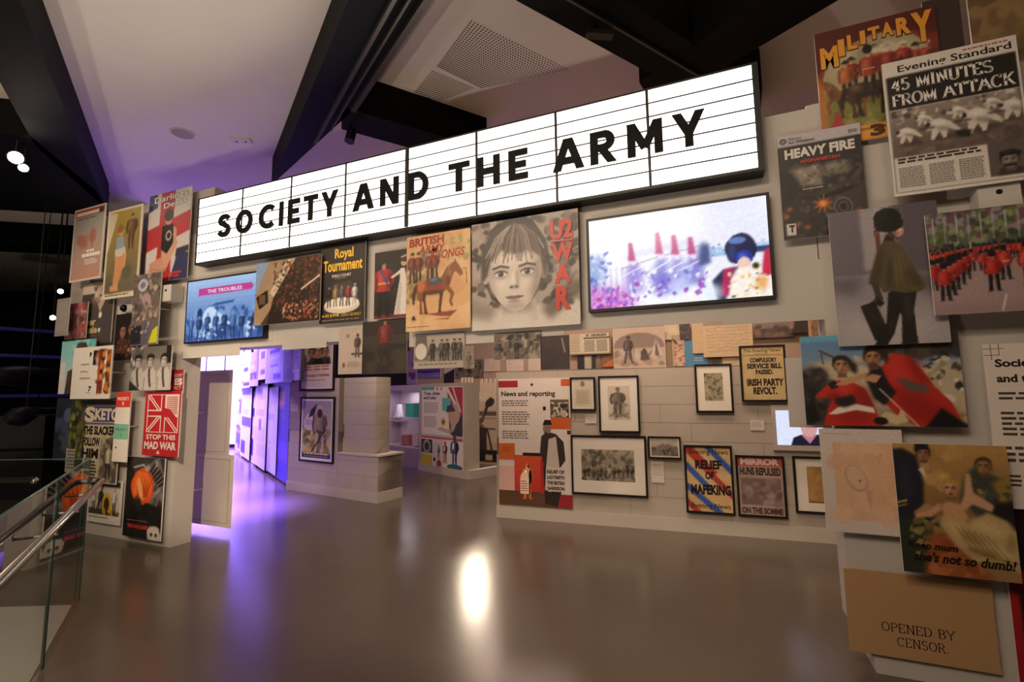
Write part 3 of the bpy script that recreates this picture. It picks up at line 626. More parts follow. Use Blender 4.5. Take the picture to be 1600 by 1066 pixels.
# boards seen from behind at the opening's left side
BB=mat('board_back','#cfc3b2',.6,noise=.03,scale=6)
ob=Plane(0,4.02,0)
for q,l,of in (((309,580,356,714),'upper white board standing behind the left pillar',0),((301,708,359,826),'lower cream board standing behind the left pillar near the floor',.04)):
    o=panel('side_board',l,'board',ob,of,q,None,.014,BB,pegs=False)
    x0,z0,x1,z1=rect_on(ob,q,of); w,h=x1-x0,z1-z0
    m=MB(); t=.006; i=.05
    for (a,b,c,d) in ((-w/2+i,h/2-i-t,w/2-i,h/2-i),(-w/2+i,-h/2+i,w/2-i,-h/2+i+t),(-w/2+i,-h/2+i,-w/2+i+t,h/2-i),(w/2-i-t,-h/2+i,w/2-i,h/2-i)): m.box(a,b,0,c,d,.004)
    m.build('batten',mat('batten_grey','#a89c8c',.6,noise=.03),o)
    MB().tube([(-w*.2,.0,-.004),(-w*.2,0,.3)],.012,8).build('standoff',WHITE,o)

# ------------------------------------------------------------------ lit sign
SX0,SX1,SZ0,SZ1=-5.005,.357,3.005,3.70
sign=box('sign_box',SX0-.03,0,SZ0-.022,SX1+.03,.13,SZ1+.02,BLACKM); sign.location=(0,AY-.135,0)
tag(sign,'long black lightbox sign with lit white panels reading society and the army','sign')
LB=mat('lightbox_white','#fff8ee',.4,emit=3.2)
pw=(SX1-SX0)/8
for i in range(8):
    box('light_panel',SX0+i*pw+.008,-.006,SZ0,SX0+(i+1)*pw-.008,0,SZ1,LB,sign)
for i in range(9):
    t=.02 if i==4 else .010
    if 0<i<8: box('divider',SX0+i*pw-t,-.010,SZ0,SX0+i*pw+t,0,SZ1,BLACKM,sign)
RAIL=mat('rail_grey','#1b1917',.5,noise=.05)
for k in range(1,7): box('letter_rail',SX0,-.009,SZ0+(SZ1-SZ0)*k/7-.005,SX1,-.006,SZ0+(SZ1-SZ0)*k/7+.005,RAIL,sign)
LET=mat('letter_black','#050505',.6,noise=.1,spec=.2)
LP=[('S',-4.575,.175),('O',-4.285,.225),('C',-3.97,.2),('I',-3.775,.05),('E',-3.61,.145),('T',-3.4,.165),('Y',-3.17,.19),('A',-2.78,.225),('N',-2.5,.19),('D',-2.2,.19),
    ('T',-1.81,.185),('H',-1.545,.19),('E',-1.29,.155),('A',-.89,.23),('R',-.63,.18),('M',-.34,.235),('Y',-.05,.2)]
for ch,x,w in LP:
    m=MB(); hh=.245; w*=1.05
    for qi,q in enumerate(sans_polys(ch)):
        n=len(q); A=[(x-w/2+v[0]*w,-.022-.00015*qi,3.224+v[1]*hh) for v in q]
        m.add(A+[(a_[0],-.011,a_[2]) for a_ in A],[tuple(range(n)),tuple(reversed(range(n,2*n)))]+[(n+i,n+(i+1)%n,(i+1)%n,i) for i in range(n)])
    m.build('letter',LET,sign)

# ------------------------------------------------------------------ block partitions behind the arch
BLK=mat('block_paint','#ada193',.65,noise=.035,scale=5)
JNT=mat('joint_grey','#7a7067',.8,noise=.05)
BASEW=mat('plinth_white','#b9aea3',.55,noise=.03,scale=4)
def block_wall(pl,s0,s1,depth,z1,label,course=.213,blen=1.0,seed=3,root=None,zb=.15,y0=0.0):
    r=root or tag(empty('partition_wall',pl.pt(0,0,0),pl.ang),label,'partition')
    box('wall_core',s0+.004,y0+.004,0,s1-.004,y0+depth-.004,z1-.004,JNT,r)
    box('baseboard',s0-.004,y0-.014,0,s1+.004,y0+.0035,zb,BASEW,r)
    rg=random.Random(seed); z=zb+.003; k=0
    while z<z1-.02:
        zt=min(z1,z+course); x=s0-(0 if k%2 else blen*.45)+rg.uniform(-.1,.1)
        while x<s1:
            xa=max(s0,x); xb=min(s1,x+blen*rg.uniform(.9,1.1)); 
            if xb>s1-.12: xb=s1
            if xb-xa>.03: box('block',xa,y0,z,xb-.004,y0+depth,zt-.004,BLK,r)
            x=xb if xb>xa else x+blen
        z=zt; k+=1
    return r
nw=block_wall(NEWS,0,4.6,.3,1.868,'long low grey block partition hung with framed prints and headlines',seed=5)
pw_=block_wall(PIER,0,1.25,.5,1.85,'grey block pier with bench end carrying two framed film posters',seed=2,blen=1.4)
block_wall(PIER,1.25,2.145,.5,.66,'',root=pw_,seed=4,blen=1.4)
box('bench_top',1.25,-.012,.66,2.16,.52,.685,BASEW,pw_)
box('baseboard',2.141,-.012,0,2.156,.5,.15,BASEW,pw_)
block_wall(PIER,1.254,1.98,.3,1.85,'',root=pw_,seed=7,blen=1.4,y0=.09,zb=.69)
# toys wall
tw=tag(empty('partition_wall',TOYS.pt(0,0,0),TOYS.ang),'short grey partition with the toys and play panel','partition')
box('wall_core',-.02,0,0,1.52,.32,1.78,BLK,tw); box('baseboard',-.03,-.02,0,1.535,.0,.15,BASEW,tw)
box('plinth',1.52,.0,0,1.62,1.55,.16,BASEW,tw)

# ------------------------------------------------------------------ gallery behind
CASE=Plane(-5.68,8.62,TOYS.ang)
LILAC=mat('case_lilac','#b7a0b4',.6,noise=.04,scale=5)
x0,z0,x1,z1=rect_on(CASE,(600,611,656,702),0)
case=tag(empty('display_case',CASE.pt(0,0,0),CASE.ang),'lilac glazed display case left of the toys panel','display case')
box('base',x0-.5,0,0,x1-.002,.5,z0,LILAC,case); box('head',x0-.5,0,z1,x1-.002,.5,z1+.12,LILAC,case)
box('back_panel',x0,.46,z0,x1,.5,z1,mat('case_pink','#c8b4c0',.6,noise=.03),case)
box('jamb',x0-.06,0,z0,x0,.5,z1,LILAC,case); box('jamb',x1-.04,0,z0,x1-.002,.5,z1,LILAC,case)
box('glass_pane',x0,.02,z0,x1,.028,z1,GLASS,case)
box('light_tube',x0+.03,.08,z0+.05,x0+.045,.1,z1-.1,mat('tube_glow','#f4e6ff',.4,emit=5),case)
box('shelf',x0,.1,z0+.42*(z1-z0),x0+.35,.46,z0+.44*(z1-z0),LILAC,case)
cl=area_light('case_fill',CASE.pt((x0+x1)/2,z1-.03,-.2),.6,.3,4,(1,.84,.95)); cl.rotation_euler=(0,0,CASE.ang)  # fill light added to brighten the inside of the case
def in_case(u,v,off): p=CASE.pt(x0+(x1-x0)*u,z0+(z1-z0)*v,-off); return p
def prop(name,label,cat,u,v,build,color,off=.25):
    o=build.build(name,mat('prop_'+color[1:],color,.5,noise=.06,scale=20)); o.location=in_case(u,v,off); o.rotation_euler=(0,0,CASE.ang); tag(o,label,cat); return o
prop('toy_box','turquoise toy box inside the lilac display case','box',.55,.52,MB().box(-.17,-.08,0,.17,.08,.3).box(-.18,-.09,.28,.18,.09,.31),'#3fb5a5')
prop('paper_lantern','small glowing white cone lantern on the case shelf','lantern',.18,.5,MB().prism([(-.1,-.1),(.1,-.1),(.1,.1),(-.1,.1)],0,.02).tube([(0,0,.02),(0,0,.3)],[.11,.06],12),'#f2ecff')
prop('tunic','dark brown tunic hanging at right of the display case','tunic',.9,.45,MB().prism([(-.14,-.06),(.14,-.06),(.14,.06),(-.14,.06)],0,.45).prism([(-.2,-.05),(.2,-.05),(.2,.05),(-.2,.05)],.25,.5).tube([(0,0,.5),(0,0,.58)],[.08,.05],10),'#3a2b2b',.3)
prop('toy_drum','small red toy drum at the bottom of the display case','drum',.4,.02,MB().tube([(0,0,0),(0,0,.02),(0,0,.18),(0,0,.2)],[.13,.12,.12,.13],16),'#b06068')
prop('toy_block','pale pink toy block at the bottom of the display case','block',.72,.02,MB().box(-.1,-.1,0,.1,.1,.16).box(-.06,-.06,.16,.06,.06,.26),'#d9b3c4')
def pinkart(a):
    a.bg('#e8d8e0'); a.rect(0,.85,1,.95,'#c02a78'); a.rect(0,.0,1,.14,'#b02a80'); a.rect(.1,.2,.55,.42,'#e0a070'); a.man(.6,.52,.16,'#201830','#201830'); a.rect(0,.45,1,.49,'#6a2a90'); a.lines(.15,.6,.85,.8,7,'#907a90')
panel('graphic_panel','narrow white and magenta panel left of the display case','panel',CASE,.03,(587,611,600,704),pinkart)
# corridor of tall narrow boards
CORR=thru((-12.24,9.52),(-7.03,6.42))
EDGE=mat('board_edge_dark','#141018',.5,noise=.1)
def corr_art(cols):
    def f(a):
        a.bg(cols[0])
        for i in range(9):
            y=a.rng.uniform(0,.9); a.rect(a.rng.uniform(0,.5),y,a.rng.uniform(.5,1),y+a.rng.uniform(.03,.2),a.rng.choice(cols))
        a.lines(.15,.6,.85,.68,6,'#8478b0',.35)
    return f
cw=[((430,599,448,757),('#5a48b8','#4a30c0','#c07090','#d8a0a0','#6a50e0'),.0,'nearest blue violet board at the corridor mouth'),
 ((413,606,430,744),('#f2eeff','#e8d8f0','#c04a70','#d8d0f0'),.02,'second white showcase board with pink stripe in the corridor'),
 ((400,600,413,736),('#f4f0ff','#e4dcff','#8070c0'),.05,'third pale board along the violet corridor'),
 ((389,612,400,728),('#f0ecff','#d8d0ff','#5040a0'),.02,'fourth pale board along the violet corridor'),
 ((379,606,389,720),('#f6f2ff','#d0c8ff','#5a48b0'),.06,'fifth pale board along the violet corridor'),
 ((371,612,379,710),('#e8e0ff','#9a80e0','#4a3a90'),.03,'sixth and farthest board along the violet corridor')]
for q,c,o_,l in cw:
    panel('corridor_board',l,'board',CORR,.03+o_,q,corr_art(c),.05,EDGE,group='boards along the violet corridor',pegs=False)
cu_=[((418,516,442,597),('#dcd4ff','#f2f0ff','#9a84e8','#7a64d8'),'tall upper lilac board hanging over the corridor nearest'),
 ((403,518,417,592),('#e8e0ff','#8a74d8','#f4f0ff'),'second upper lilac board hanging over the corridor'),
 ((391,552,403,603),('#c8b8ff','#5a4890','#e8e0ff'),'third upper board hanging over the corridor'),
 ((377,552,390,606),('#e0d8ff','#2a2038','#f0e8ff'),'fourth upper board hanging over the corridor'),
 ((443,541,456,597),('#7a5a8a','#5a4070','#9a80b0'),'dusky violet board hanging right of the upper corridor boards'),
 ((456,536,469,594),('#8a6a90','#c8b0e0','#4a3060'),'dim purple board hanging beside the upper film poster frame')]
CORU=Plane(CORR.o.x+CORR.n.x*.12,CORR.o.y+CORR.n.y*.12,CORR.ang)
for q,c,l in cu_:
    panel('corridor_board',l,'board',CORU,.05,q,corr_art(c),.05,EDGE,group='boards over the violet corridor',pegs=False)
crw=tag(empty('corridor_wall',CORR.pt(0,0,0),CORR.ang),'violet washed wall behind the corridor boards','partition')
box('wall_core',.6,.0,0,5.9,.2,3.6,mat('corridor_paint','#b9b2c6',.6,noise=.03),crw)
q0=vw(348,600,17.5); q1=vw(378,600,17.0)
lbx=tag(box('glowbox',-1.6,0,0,.6,.12,3.2,EDGE),'added glowing white violet lightbox at the far end of the corridor','glowbox'); lbx.location=(q1.x,q1.y,0); lbx.rotation_euler=(0,0,.55)  # glow added to stand in for the bright lamp-lit corridor end
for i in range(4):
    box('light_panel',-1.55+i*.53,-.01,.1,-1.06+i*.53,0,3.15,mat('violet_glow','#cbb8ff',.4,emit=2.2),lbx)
# field gun picture, castle board
GUN=Plane(0,9.25,math.radians(-6))
def gunart(a):
    a.bg('#e3d2b8'); a.rect(0,0,1,.3,'#cdbb9e')
    for k in range(5): a.rect(0,.3+.09*k,1,.36+.09*k,mix('#8c8070','#5c5246',k/5))
    a.rect(.5,.3,1,.62,'#d8c8ae')
    a.line([(.05,.25),(.75,.9)],.09,'#221c16'); a.line([(.12,.2),(.6,.84)],.03,'#a09078'); a.ell(.72,.84,.18,.12,'#1e1812',30)
    a.rect(.02,.04,.98,.2,'#1a1511'); a.rect(.15,.2,.6,.5,'#3a3026'); a.line([(.1,.5),(.9,.48)],.04,'#2a221b'); a.line([(.2,.48),(.1,.16)],.06,'#1e1813'); a.line([(.62,.48),(.8,.16)],.06,'#1e1813')
    a.man(.08,.2,.6,'#241d16','#1c1611'); a.ell(.8,.1,.12,.12,'#0f0c0a'); a.ell(.25,.1,.12,.12,'#0f0c0a'); a.rect(.55,.06,.8,.14,'#cbbca4')
panel('photo_mural','tall sepia mural photograph of soldiers with a field gun','photograph',GUN,0,(735,612,778,727),gunart,.05,pegs=False)
cs=empty('castle_board',(0,0,0)); tag(cs,'cream castle battlement cut-outs above the field gun mural','cut-out')
CST=Plane(0,10.05,0); CRM=mat('castle_cream','#d8c6aa',.6,noise=.05,scale=10)
for (px0,px1,pt,nb) in ((720,738,590,4),(750,774,592,4)):
    x0_,zt=CST.at(px0,pt); x1_,zb=CST.at(px1,pt); n=2*nb-1; m=MB(); wv=(x1_-x0_)/n
    m.box(x0_,10.05,0,x1_,10.09,zt-.1)
    for k in range(0,n,2): m.box(x0_+k*wv,10.05,zt-.1,x0_+(k+1)*wv,10.09,zt)
    m.build('battlement',CRM,cs)

# ------------------------------------------------------------------ screens
def scr(label,q,fn,off=.06,pl=ARCH,b=.018):
    x0,z0,x1,z1=rect_on(pl,q,off); w,h=x1-x0,z1-z0
    o=box('video_screen',-w/2,-h/2,-off+.005,w/2,h/2,0,BLACKM); o.location=pl.pt((x0+x1)/2,(z0+z1)/2,off); o.rotation_euler=(math.pi/2,0,pl.ang); tag(o,label,'screen')
    ARTN[0]+=1; a=Art(w-2*b,h-2*b,ARTN[0]); fn(a); a.build('display',SCREEN,o); return o
def a_troubles(a):
    a.grad(0,0,1,1,'#a9c6ea','#3d5fa6',12); a.blobs(0,.05,1,.5,60,['#30508f','#5f86c0','#28447d','#7ea2d4'],.02,.07)
    a.poly([(.32,.55),(.62,.58),(.64,.62),(.4,.6)],'#355a95'); a.ell(.33,.37,.1,.1,'#c7dcf5'); a.ell(.42,.34,.08,.06,'#bcd5f2'); a.ell(.19,.45,.035,.05,'#1f3566')
    for k in range(9): a.man(.08+.11*k,.02,.42+a.rng.uniform(-.06,.06),a.rng.choice(['#2f4f8e','#4d74b5','#26406f']),'#223a6c','#8fb0dc')
    a.blobs(.2,.05,.9,.3,20,['#9abbe3','#cfe2f7'],.01,.03)
    a.poly([(.16,.74),(.84,.75),(.87,.8),(.84,.86),(.16,.86)],'#c0408c'); a.text('THE TROUBLES',.28,.77,.73,.83,'#e9d7ea')
scr('blue screen with pink title band low on the left end of the beam',(293,437,415,424,413,528,287,538),a_troubles)
def a_band(a):
    a.grad(0,0,1,1,'#e2e4ff','#fbfaff',10); a.soft(.15,.7,.2,.2,'#ffffff',.9,.5); a.soft(.4,.2,.3,.1,'#ffffff',.8,.5); a.soft(.6,.85,.4,.12,'#eef0ff',.7,.5)
    a.spoly([(-.05,.05),(.05,.1),(.1,.6),(-.05,.62)],'#7f9ad8',.8,.02); a.blobs(0,.1,.13,.62,50,['#3f66c0','#a8c4f0','#5a78d0','#dfe8ff'],.006,.02)
    a.spoly([(.0,-.05),(.28,-.05),(.24,.2),(.0,.24)],'#d66ac8',.6,.04); a.blobs(0,0,.26,.22,80,['#c63aa8','#e070d0','#7a3cc0','#f4b8ec','#b050d0'],.006,.02)
    for k in range(6): a.spoly([(.09+.035*k,.05),(.105+.035*k,.05),(.1+.035*k,.44),(.092+.035*k,.44)],'#9a8ade',.5,.004)
    a.spoly([(.12,.5),(.3,.54),(.6,.58),(.62,.63),(.5,.66),(.3,.6)],'#c5cbe6',.8,.02); a.line([(.2,.42),(.4,.5),(.64,.57)],.004,'#6a7098')
    for x,y,h,c in ((.27,.14,.46,'#b9a8ec'),(.43,.12,.54,'#a9b8ee'),(.52,.14,.48,'#c4ccf4'),(.61,.17,.42,'#8f9ce0')):
        a.spoly([(x-.06,y),(x-.055,y+h*.5),(x-.02,y+h*.68),(x+.03,y+h*.68),(x+.06,y+h*.5),(x+.06,y)],c,.8,.012); a.soft(x,y+.2,.03,.1,'#6a58c8',.5,.5); a.ell(x,y+h*.74,.018,.024,'#ecdcf0'); a.spoly([(x-.03,y+h*.78),(x+.012,y+h*.76),(x-.004,y+h*1.2),(x-.026,y+h*1.2)],'#b02a7c',1,.004); a.line([(x-.08,y+h*.4),(x+.05,y+h*.62)],.006,'#ffffff')
    a.soft(.44,.22,.06,.07,'#7a68d4',.7,.4); a.soft(.52,.18,.05,.05,'#cfd4ff',.8,.4); a.blobs(.24,.08,.68,.36,70,['#d8d0ff','#8a70d0','#ffffff','#6a58c8','#b8c4f8','#a040b0'],.006,.022)
    a.spoly([(.63,.36),(.66,.56),(.69,.58),(.7,.38)],'#2a3a78',.8,.01); a.soft(.665,.5,.03,.06,'#27407e',.8,.4)
    a.rect(.7,.44,1,.53,'#9cc0e8'); a.blobs(.7,.44,1,.56,50,['#5f8cc8','#bcd6f4','#3f68b0','#e4f0ff'],.004,.012); a.rect(.9,.44,1,.5,'#27406e')
    a.ell(.855,.49,.08,.09,'#121a42',0,22,.04); a.ell(.84,.58,.045,.02,'#5a7ab8'); a.soft(.81,.46,.02,.05,'#3a4a90',.6,.5); a.spoly([(.7,.2),(.76,.3),(.84,.32),(.83,.24),(.78,.0),(.72,.0)],'#20284c',1,.006); a.ell(.87,.4,.045,.045,'#1f2f9a'); a.soft(.86,.42,.02,.015,'#5a74d8',.8,.5); a.ell(.868,.345,.034,.036,'#f2cdbd')
    a.spoly([(.76,-.05),(.79,.2),(.83,.3),(.92,.31),(.99,.25),(1.05,-.05)],'#fff4ea',1,.008); a.spoly([(.74,.04),(.76,.3),(.82,.32),(.8,.2),(.78,.04)],'#b0285a',1,.006); a.spoly([(.95,.22),(1.02,.2),(1.02,.48),(.97,.46)],'#c82848',1,.006); a.blobs(.79,.02,.98,.26,50,['#ffffff','#f8e0b0','#3a3850','#f0b060','#e8d8c8'],.004,.014); a.ell(.925,.31,.02,.02,'#8a7a40'); a.ell(.925,.31,.012,.012,'#2a2818'); a.soft(.95,.14,.03,.04,'#e8a860',.9,.4); a.soft(.7,.08,.05,.05,'#e8f4ff',.8,.4)
scr('large bright screen showing a marching band at the right of the beam',(916,342,1201,301,1214,464,919,490),a_band,.07,b=.02)

# ------------------------------------------------------------------ posters on the beam
P=panel
def a_flow(a):
    a.bg('#4a3a2c'); a.poly([(0,1),(.32,1),(.12,.55),(0,.5)],'#8fa6cc'); a.poly([(.2,1),(.62,1),(.3,.3),(.1,0),(0,0),(0,.45)],'#a98d70'); a.poly([(.5,1),(.62,1),(.3,.42),(.24,.5)],'#d3c0a4')
    a.poly([(.02,.45),(.2,.55),(.22,.35),(.08,.25)],'#1d1512'); a.rect(.07,.33,.17,.48,'#6d5143'); a.poly([(.62,1),(1,1),(1,0),(.2,0),(.3,.42)],'#2c201a')
    a.blobs(.28,.2,1,.98,300,['#7a3a22','#8f4526','#4f3a20','#6f5030','#3a2a1a','#4d4226','#2c2018'],.008,.024); a.blobs(.5,.5,1,.98,110,['#b5562e','#8a3420','#a8502c','#5a4a24'],.006,.016)
    a.line([(.72,.5),(.98,.68)],.02,'#e0d6c6'); a.blobs(.45,.04,.97,.32,170,['#d98a4a','#e6b080','#c95f3a','#e8c8a0','#b03f3a','#6a3a24'],.006,.018)
P('photograph','photograph of pub sign and red hanging flowers beside the blue screen','photograph',ARCH,.10,(401,414,501,396,500,499,397,510),a_flow)
def a_royal(a):
    a.bg('#332c29'); a.text('Royal',.32,.79,.74,.95,'#f0bf3a',.03); a.text('Tournament',.06,.66,.94,.81,'#f0bf3a',.03); a.text('EARLS COURT',.27,.585,.7,.62,'#e8dcc8'); a.lines(.33,.56,.66,.57,1,'#c8b898')
    a.poly([(.1,.25),(.3,.5),(.68,.52),(.9,.25)],'#4a413c'); a.ell(.5,.22,.4,.14,'#d8cbb8'); a.ell(.5,.25,.38,.1,'#efe6d8')
    for x,c,l in ((.22,'#1f1c22','#2a2830'),(.36,'#a88a5a','#94784a'),(.5,'#5f5c66','#54525c'),(.64,'#a83236','#3a2a2e'),(.78,'#ded8d0','#c8c0b8')): a.man(x,.21,.27,c,l,hat='peak',hatc=l)
    a.text('6-23 JUNE',.06,.075,.46,.12,'#e8b93a',.03); a.text('2.30 & 7.30 DAILY',.5,.08,.94,.115,'#c8a83a'); a.lines(.06,.03,.92,.045,1,'#b0a288')
P('poster','dark tournament poster with yellow title and five soldiers in a spotlight','poster',ARCH,.06,(503,387,572,376,568,501,498,508),a_royal)
def a_wed(a):
    a.bg('#2b211d'); a.rect(0,0,1,.06,'#7a2e2e'); a.blobs(0,.1,1,1,14,['#241b18','#33271f'],.1,.25)
    a.man(.3,.03,.84,'#b4302c','#17130f','#b98c70','hair','#2a1c14',belt='#c8a850',wide=1.25); a.line([(.2,.72),(.42,.5)],.05,'#3a4a90')
    a.poly([(.62,.05),(.98,.05),(1,.4),(.97,.62),(.92,.72),(.8,.72),(.78,.55)],'#ddd6cf'); a.poly([(.66,.05),(.8,.05),(.84,.5),(.8,.52)],'#c4bbb2'); a.poly([(.5,.6),(.56,.58),(.86,.66),(.86,.72)],'#ddd6cf'); a.ell(.9,.8,.09,.1,'#c9a288'); a.poly([(.8,.82),(.86,.92),(1,.92),(1,.8)],'#46301f'); a.line([(.82,.88),(.98,.9)],.03,'#d8d2ca')
P('photograph','photograph of a man in red tunic with a bride in white','photograph',ARCH,.05,(587,396,636,388,635,494,583,500),a_wed)
def a_songs(a):
    a.bg('#d6a676'); a.blobs(0,.0,1,1,20,['#dcb080','#d09c6a','#e0b88c'],.1,.25); a.blobs(0,.3,.35,.8,40,['#8c7a54','#6f6246','#a08a5e'],.03,.07); a.blobs(.4,.7,1,.95,26,['#b8a468','#cbb27a','#9f9258'],.03,.07)
    for x in (.1,.2,.38,.46): a.man(x,.5,.32,'#7a3a2a','#403020',hat='helm',hatc='#3a2c24')
    a.text('BRITISH',.05,.88,.6,.97,'#9c2f22',.03,rise=.01); a.text('ARMY',.2,.8,.62,.88,'#9c3a26',.02,.2); a.text('& SONGS',.38,.72,.92,.81,'#a83424',.02,.2,rise=.01)
    a.horse(.46,.17,.5,'#8a5230'); a.spoly([(.3,.5),(.34,.42),(.58,.42),(.6,.5),(.52,.53),(.38,.53)],'#9c3a26',1,.01); a.soft(.46,.5,.12,.055,'#46525c',1,.2); a.soft(.44,.515,.06,.02,'#7d8a92',.7,.5); a.soft(.24,.46,.06,.09,'#c8743a',.9,.3)
    a.poly([(.32,.17),(.8,.19),(.7,.13),(.55,.14)],'#8f4434'); a.poly([(.45,.11),(.7,.12),(.66,.1)],'#9a5a42'); a.line([(.88,.6),(.93,.6),(.94,.45)],.012,'#7a5a40')
    a.text('6',.1,.11,.16,.16,'#3a2a20',.01); a.ell(.13,.13,.06,.06,'#d6a676'); a.text('6',.105,.11,.155,.15,'#3a2a20',.01); a.lines(.02,.035,.42,.045,1,'#6a4a34')
P('poster','sand coloured song book cover with a saddled brown horse','poster',ARCH,.09,(638,371,735,356,735,513,632,518),a_songs)
def a_boy(a):
    # plain generic monochrome portrait of a child, with the red lettering
    K='#2b2320'; L='#d2c4b9'
    a.bg('#a89a90'); a.blobs(0,.22,1,1,120,[K,'#453a35','#6b5c55','#857469','#9c8c82'],.02,.07); a.spoly([(-.1,.2),(.12,.14),(.3,.2),(.62,.2),(.84,.16),(1.1,.3),(1.1,-.1),(-.1,-.1)],'#d4cac0',1,.02); a.spoly([(-.1,.34),(.1,.24),(.26,.16),(.18,.08),(-.1,.14)],'#8e8078',.8,.03); a.spoly([(.66,.16),(.9,.36),(1.05,.4),(1.05,.3),(.74,.06)],'#5a4d46',.8,.03)
    a.poly([(.3,.06),(.31,.4),(.6,.4),(.63,.06)],'#c8bbb0'); a.soft(.44,.2,.16,.06,'#8f8178',.8,.5); a.soft(.42,.08,.16,.06,'#ddd4ca',.7,.5)
    a.ell(.42,.6,.32,.4,K,0,30,.05); a.ell(.14,.5,.045,.08,'#b8aaa0'); a.ell(.69,.5,.04,.08,'#85776e')
    a.poly([(.17,.62),(.17,.46),(.2,.36),(.27,.25),(.36,.17),(.42,.15),(.5,.17),(.58,.25),(.64,.37),(.67,.48),(.67,.64),(.6,.82),(.24,.82)],L)
    a.soft(.62,.44,.05,.2,'#8f8077',.8,.6,-8); a.soft(.2,.46,.04,.18,'#a3948a',.7,.6,8); a.soft(.3,.42,.08,.08,'#e4dad0',.7,.6); a.soft(.53,.42,.06,.07,'#ddd2c8',.6,.6); a.soft(.4,.64,.14,.06,'#e0d6cc',.6,.6); a.soft(.42,.2,.1,.03,'#a8998f',.7,.6)
    for k in (-1,1):
        x=.415+k*.125; a.soft(x,.51,.08,.05,'#94857b',.75,.6); a.ell(x,.5,.058,.024,'#d8cdc4'); a.ell(x,.5,.027,.026,'#3a302b'); a.ell(x,.5,.013,.013,'#0f0c0b'); a.ell(x-.01,.508,.006,.006,'#f0e8e0'); a.line([(x-.062,.505),(x-.02,.526),(x+.03,.524),(x+.062,.505)],.01,'#1f1917'); a.line([(x-.075,.552),(x,.572),(x+.075,.552)],.02,'#4a3d37'); a.soft(x,.468,.05,.012,'#a5968b',.6,.5)
    a.soft(.445,.44,.02,.08,'#9c8d82',.7,.6); a.soft(.41,.43,.018,.08,'#eae0d6',.7,.6); a.soft(.415,.372,.05,.018,'#8a7b71',.8,.5); a.ell(.39,.373,.013,.008,'#2b2320'); a.ell(.44,.373,.013,.008,'#2b2320')
    a.poly([(.335,.285),(.38,.298),(.415,.292),(.45,.298),(.5,.285),(.46,.262),(.41,.256),(.37,.262)],'#97786d'); a.line([(.335,.285),(.415,.282),(.5,.285)],.008,'#3f2d28'); a.soft(.415,.243,.06,.012,'#8f8077',.7,.5)
    a.spoly([(.1,.42),(.1,.72),(.2,.9),(.4,.97),(.62,.9),(.73,.7),(.71,.42),(.66,.62),(.56,.7),(.42,.67),(.3,.72),(.19,.62),(.16,.5)],'#453934',1,.012)
    for k in range(90):
        t=a.rng.random(); x=.14+.56*t; y0=.93-.25*abs(t-.45); xt=.36+.16*t; a.line([(xt,.95-.06*abs(t-.4)),((x+xt)/2+.02*(t-.5),.84),(x,.66+a.rng.uniform(-.08,.05))],a.rng.uniform(.004,.009),a.rng.choice(['#9c897e','#6a5951','#b8a69a','#2f2622','#54463f','#7f6e64']))
    a.blobs(.74,.2,1,.98,50,['#54483f','#8c7d72',K,'#75675e'],.02,.05)
    R='#c8352c'; a.text('U2',.755,.75,.955,.92,R,.05); a.lines(.76,.725,.95,.737,1,R,1,0,False); a.text('W',.765,.55,.955,.71,R,.05); a.text('A',.785,.36,.93,.53,R,.05); a.text('R',.795,.13,.925,.34,R,.05)
P('poster','square monochrome child portrait with tall red letters down its right side','poster',ARCH,.07,(737,349,904,328.5,906,507,737.5,517),a_boy)

# ------------------------------------------------------------------ left pillar
def a_l1(a):
    a.bg('#d8ccc0'); a.window(.04,.03,.96,.97); a.grad(.04,.03,.96,.97,'#9aa09a','#b98a78',10); a.rect(.04,.88,.96,.97,'#a8483e'); a.lines(.08,.9,.8,.945,1,'#e8d0c0',1,0,False); a.rect(.8,.89,.94,.96,'#4a3a3a'); a.lines(.08,.83,.9,.86,1,'#7a4a44')
    a.blobs(.1,.45,.9,.62,8,['#a86a58','#a4786a'],.06,.16); a.lines(.5,.37,.75,.41,1,'#efe8de',.8); a.lines(.36,.31,.94,.36,1,'#efe8de',.9,0); a.lines(.46,.2,.88,.28,3,'#e2d8cc',.5,.3)
P('poster','narrow faded red and grey poster tilted highest at far left of the pillar','poster',ARCH,.16,(118,327,165,320,157,436,108,440),a_l1)
def a_l2(a):
    a.bg('#d9cbb0'); a.window(.05,.06,.95,.97); a.rect(.05,.06,.95,.97,'#7d6c46'); a.grad(.05,.06,.95,.97,'#a08638','#6a6252',10); a.blobs(.05,.1,.95,.4,12,['#5f5844','#77694a'],.08,.2)
    a.poly([(.05,.5),(.3,.95),(.05,.97)],'#c4b79c'); a.man(.72,.52,.4,'#6f4a30','#5a4030','#c09068','hair','#30241a',wide=1.5)
    a.ell(.42,.74,.07,.09,'#c89070'); a.ell(.4,.77,.09,.08,'#8a5a34'); a.poly([(.3,.68),(.5,.68),(.56,.55),(.3,.52)],'#8c98a4'); a.poly([(.28,.54),(.56,.56),(.62,.44),(.3,.42)],'#c8bcae'); a.poly([(.3,.46),(.6,.46),(.5,.25),(.42,.12),(.28,.14),(.3,.3)],'#c99060'); a.poly([(.5,.5),(.62,.46),(.6,.34),(.54,.32)],'#c99468'); a.poly([(.2,.14),(.42,.16),(.46,.08),(.22,.08)],'#d09a68')
    a.full(); a.lines(.08,.015,.9,.04,1,'#6a5c44')
P('poster','olive poster of a seated woman and a man with cream border','poster',ARCH,.13,(170,330,223,320,215,462,160,468),a_l2)
